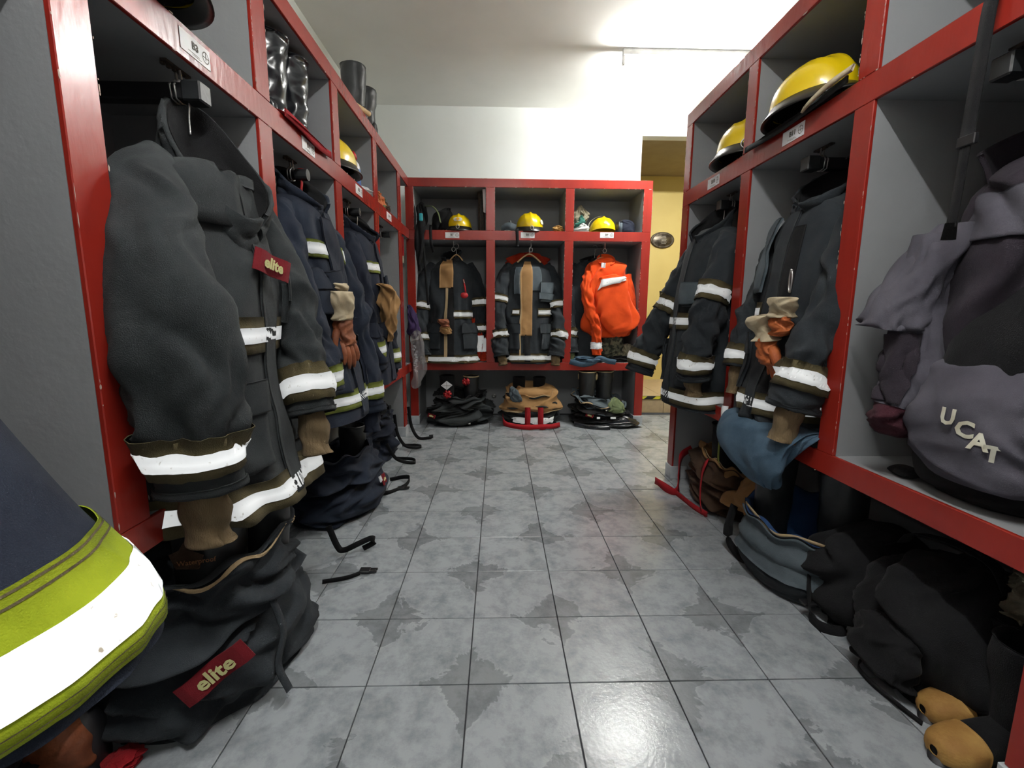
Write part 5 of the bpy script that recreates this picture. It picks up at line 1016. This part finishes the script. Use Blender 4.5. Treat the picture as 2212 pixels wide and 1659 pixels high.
# bottom boards of the end row
o, s_ = blob('folded_jeans', 'denim', None, [(.84, 4.50, Z1+.001, .14, .10), (.84, 4.49, Z1+.02, .17, .12), (.84, 4.48, Z1+.05, .15, .10), (.84, 4.48, Z1+.06, .02, .02)], seed=101, amp=.8, n=2.6); tag(o, 'folded blue jeans on the bottom board of bay B9', 'jeans')
V, F = ribbon([(.68, 4.40, Z1+.01), (.80, 4.385, Z1-.015), (.90, 4.385, Z1+.005), (.96, 4.38, Z1+.045), (1.04, 4.385, Z1+.02), (1.12, 4.39, Z1+.006)], .05, .008, (0, -.3, 1), 40); link('draped_leg', V, F, 'denim', o)
for nm, m_, K, lab, cat in (
    ('camouflage_jacket', 'camo', [(1.08, 4.55, Z1+.04, .10, .08), (1.10, 4.54, Z1+.08, .12, .09), (1.11, 4.53, Z1+.18, .12, .08), (1.12, 4.54, Z1+.27, .10, .07), (1.12, 4.54, Z1+.28, .01, .01)], 'camouflage clothing bunched under the orange overall in bay B9', 'clothing'),
    ('grey_glove', 'khaki', [(1.23, 4.50, Z1+.05, .03, .03), (1.24, 4.50, Z1+.08, .045, .04), (1.25, 4.50, Z1+.16, .04, .035), (1.25, 4.50, Z1+.18, .005, .005)], 'grey knitted glove end at the right of bay B9', 'glove'),
    ('black_shoe', 'black_cloth', [(1.17, 4.50, Z1+.001, .12, .07), (1.17, 4.50, Z1+.03, .13, .08), (1.19, 4.50, Z1+.06, .08, .05), (1.2, 4.5, Z1+.07, .01, .01)], 'black cloth at the right end of the bottom board of bay B9', 'cloth'),
    ('orange_jacket', 'orange_dark', [(-.20, 4.56, Z1+.001, .075, .07), (-.20, 4.55, Z1+.05, .09, .08), (-.21, 4.55, Z1+.25, .085, .07), (-.22, 4.55, Z1+.45, .05, .05), (-.22, 4.55, Z1+.5, .01, .01)], 'orange-red jacket hanging behind the coat at the right of bay B7', 'jacket'),
    ('red_jacket_shoulder', 'orange_dark', [(.28, 4.70, 1.66, .02, .02), (.28, 4.70, 1.65, .10, .03), (.28, 4.70, 1.59, .21, .05), (.28, 4.70, 1.50, .235, .06), (.28, 4.70, 1.2, .22, .05), (.28, 4.70, 1.1, .2, .05)], 'orange-red jacket behind the coat in bay B8, only shoulders showing', 'jacket')):
    o, s_ = blob(nm, m_, None, K, seed=110+len(nm), amp=1.0, U=(1, 0, 0), V=(0, 1, 0)); tag(o, lab, cat)
    if nm == 'orange_jacket':
        V, F = s_.patch(t0=.32, t1=.5, a0=.5, a1=.97, nt=4, na=20, off=.005, thick=.003); link('reflective_tape', V, F, 'tape', o)
# denim trousers hanging over the bottom rail of bay B11
r = thing('denim_trousers', 'faded blue denim trousers draped over the bottom rail of bay B11', 'trousers', (XR, 1.85, Z0))
den = Surf([(XR+.10, 1.85, Z1+.03, .05, .20), (XR+.04, 1.86, Z1+.055, .06, .26), (XR-.05, 1.87, Z1+.03, .06, .30), (XR-.095, 1.87, Z1-.06, .055, .27), (XR-.09, 1.84, Z1-.14, .05, .20), (XR-.07, 1.80, Z1-.20, .03, .10), (XR-.07, 1.79, Z1-.205, .005, .01)], (1, 0, 0), (0, 1, 0), n=2.6, amp=.6, seed=121, na=5, nt=1.5, ridge=.6)
den.obj('legs', 'denim', r, nt=60, na=80)
# purple bag and plastic bag at the far left corner
o, s_ = blob('purple_bag', 'purple', None, [(-.80, 4.22, 1.14, .01, .01), (-.79, 4.22, 1.10, .03, .05), (-.77, 4.22, 1.0, .045, .09), (-.76, 4.22, .90, .055, .10), (-.76, 4.22, .84, .02, .04)], seed=122, amp=.7); tag(o, 'purple cloth bag hanging in the corner bay at the far left', 'bag')
r = thing('plastic_bag', 'clear plastic bag with white print hanging at the far left corner', 'plastic bag', (-.74, 4.16, .40))
blob('film', 'film', r, [(-.76, 4.17, .93, .02, .02), (-.74, 4.17, .88, .05, .05), (-.72, 4.17, .70, .065, .06), (-.71, 4.17, .52, .06, .05), (-.75, 4.17, .42, .04, .04), (-.76, 4.17, .39, .01, .01)], seed=123, amp=1.2, ridge=.9, na=5)
b = MB(); rr = random.Random(3)
for k in range(26):
    z = .78-.009*k; x = -.735+rr.uniform(-.014, .014); l = rr.uniform(.004, .014); b.box(x-l, x+l, 4.098, 4.100, z, z+.004)
b.obj('white_print', 'card', r)
# hanging red things in corner bay
r = thing('corner_tool', 'red and white tool hanging in the narrow corner bay', 'tool', (XL-.04, 4.2, 1.5)); MB().tube([(XL-.03, 4.2, 1.72), (XL-.03, 4.2, 1.56)], .018, 10).obj('handle', 'plastic_red', r, True); MB().tube([(XL-.03, 4.2, 1.56), (XL-.03, 4.2, 1.50)], .014, 10).obj('tip', 'emblem', r, True)

# ---------------------------------------------------------------- bay B12: grey riding jacket and rucksack
r = thing('riding_jacket', 'grey and dark plum riding jacket hanging in the nearest right bay', 'jacket', (1.36, 1.15, Z1+.05), None)
tor = Surf([(1.40, 1.20, 1.50, .05, .05), (1.38, 1.20, 1.46, .09, .10), (1.36, 1.20, 1.38, .12, .16), (1.34, 1.20, 1.2, .13, .19), (1.33, 1.20, 1.0, .14, .20), (1.34, 1.19, .84, .12, .18), (1.36, 1.18, .78, .06, .1)], (1, 0, 0), (0, 1, 0), n=2.4, amp=.6, seed=131, na=6, nt=2, ridge=.8); tor.obj('body', 'jacket_dark', r, nt=80, na=100)
tor.obj('grey_panel', 'jacket_grey', r, t0=.32, t1=.44, a0=.46, a1=.66, nt=16, na=24, off=.006, thick=.004)
cap_ = Surf([(1.24, 1.27, 1.33, .03, .05), (1.20, 1.30, 1.24, .05, .08), (1.17, 1.325, 1.14, .06, .095), (1.15, 1.33, 1.06, .065, .10), (1.155, 1.33, 1.055, .055, .09), (1.19, 1.32, 1.12, .04, .06)], (1, 0, 0), (0, 1, 0), n=2.6, amp=.5, seed=132, na=4, nt=2, ridge=.8, tilt=(.05, .1)); cap_.obj('sleeve_cape', 'jacket_grey', r, nt=50, na=60)
sv = Surf([(1.22, 1.30, 1.30, .05, .06), (1.20, 1.30, 1.15, .06, .07), (1.19, 1.29, 1.0, .065, .075), (1.165, 1.28, .90, .058, .068), (1.14, 1.28, .82, .045, .052)], follow=True, ref=(0, 1, 0), amp=.5, seed=133, na=4, nt=2.5, ridge=.6); sl = sv.obj('sleeve', 'jacket_grey', r, nt=60, na=48)
sv.obj('sleeve_panel', 'jacket_dark', sl, t0=.45, t1=.98, a0=.35, a1=.65, nt=30, na=20, off=.004, thick=.003)
ce = Surf([(1.14, 1.28, .83, .04, .048), (1.13, 1.28, .79, .045, .052), (1.145, 1.28, .745, .038, .042), (1.16, 1.28, .735, .02, .02)], (1, 0, 0), (0, 1, 0), amp=.5, seed=134, na=3); ce.obj('cuff', 'maroon_dark', sl, nt=20, na=36)
cs = Surf([(1.38, 1.20, 1.44, .08, .09), (1.37, 1.20, 1.50, .09, .10), (1.36, 1.20, 1.54, .10, .11)], (1, 0, 0), (0, 1, 0), tilt=(.5, .1)); cs.obj('collar', 'jacket_dark', r, a0=.6, a1=1.4, nt=8, na=50, thick=.012)
r = thing('rucksack', 'black rucksack leaning under the riding jacket on the nearest right board', 'rucksack', (1.40, 1.15, Z1))
blob('body', 'black_cloth', r, [(1.36, 1.13, Z1+.002, .15, .17), (1.35, 1.13, Z1+.04, .18, .20), (1.32, 1.13, Z1+.2, .17, .20), (1.33, 1.13, Z1+.4, .15, .18), (1.36, 1.13, Z1+.55, .10, .14), (1.37, 1.13, Z1+.6, .02, .03)], seed=135, amp=.35)
blob('strap_end', 'black_cloth', r, [(1.22, 1.30, Z1+.001, .02, .03), (1.215, 1.30, Z1+.012, .03, .045), (1.22, 1.30, Z1+.028, .02, .03), (1.22, 1.30, Z1+.03, .003, .003)], seed=136, amp=.3)
r = thing('printed_bag', 'grey printed cloth bag with pale letters below the riding jacket', 'bag', (1.22, 1.10, Z1+.03))
pb = Surf([(1.27, 1.14, 1.00, .04, .05), (1.225, 1.12, .95, .07, .12), (1.20, 1.11, .86, .085, .16), (1.20, 1.10, .76, .09, .17), (1.215, 1.09, .68, .08, .15), (1.24, 1.09, .645, .03, .06)], (1, 0, 0), (0, 1, 0), n=2.3, amp=.35, seed=137, na=4, nt=2, ridge=.8); pb.obj('bag', 'jacket_grey', r, nt=60, na=90)
def curved_text(txt, surf, t0, a0, da, size, slope, m, parent, fl=-1):
    for k, ch in enumerate(txt):
        a = a0+da*k; t = t0+slope*k; P = surf.pts(np.array([t]), np.array([a]), .004)[0]; e = .01
        X = (surf.pts(np.array([t]), np.array([a+e*fl]), .004)[0]-surf.pts(np.array([t]), np.array([a-e*fl]), .004)[0]); Y = surf.pts(np.array([max(t-.02, 0)]), np.array([a]), .004)[0]-surf.pts(np.array([t+.02]), np.array([a]), .004)[0]
        X = Vector(X).normalized(); Y = Vector(Y); Y = (Y-X*X.dot(Y)).normalized(); Zn = X.cross(Y); V, F = text_mesh(ch, size, bold=.002)
        out = Vector(P)-Vector(surf.cen(np.array([t]))[0]); s_ = 1
        link('letter', [Vector(P)+X*v.x+Y*v.y+Zn*v.z for v in V], F, m, parent, False)
curved_text('UCAT', pb, .45, .515, .033, .055, .045, 'emblem', r, 1)
# black strap hanging from the cubby above
V, F = ribbon([(XR+.12, 1.13, S1+.012), (XR+.01, 1.145, S1+.012), (XR-.016, 1.15, S1-.01), (XR-.018, 1.155, 1.65), (XR-.018, 1.16, 1.51)], .034, .004, (0, 1, 0), 40)
r = thing('hanging_strap', 'black webbing strap hanging down over the shelf rail at the top right', 'strap', (XR-.018, 1.155, 1.28)); link('webbing', V, F, 'black_cloth', r)
b = MB(); b.box(XR-.024, XR-.012, 1.135, 1.18, 1.485, 1.51, .002); b.obj('slider', 'black_plastic', r)
V, F = ribbon([(XR-.018, 1.16, 1.50), (XR-.018, 1.162, 1.40), (XR-.018, 1.168, 1.30)], .024, .004, (0, 1, 0), 20); link('lower_webbing', V, F, 'black_cloth', r)
b = MB(); b.tube([(XR-.018, 1.168, 1.31), (XR-.018, 1.17, 1.27)], [.012, .015], 10); b.obj('end_knot', 'black_cloth', r, True)
o, s_ = blob('rolled_straps', 'black_cloth', None, [(XR+.12, 1.08, S1+.001, .05, .08), (XR+.12, 1.08, S1+.02, .06, .10), (XR+.12, 1.08, S1+.07, .05, .08), (XR+.12, 1.08, S1+.09, .01, .01)], seed=140, amp=.8); tag(o, 'black roll of webbing in the upper right cubby above the hanging strap', 'webbing')
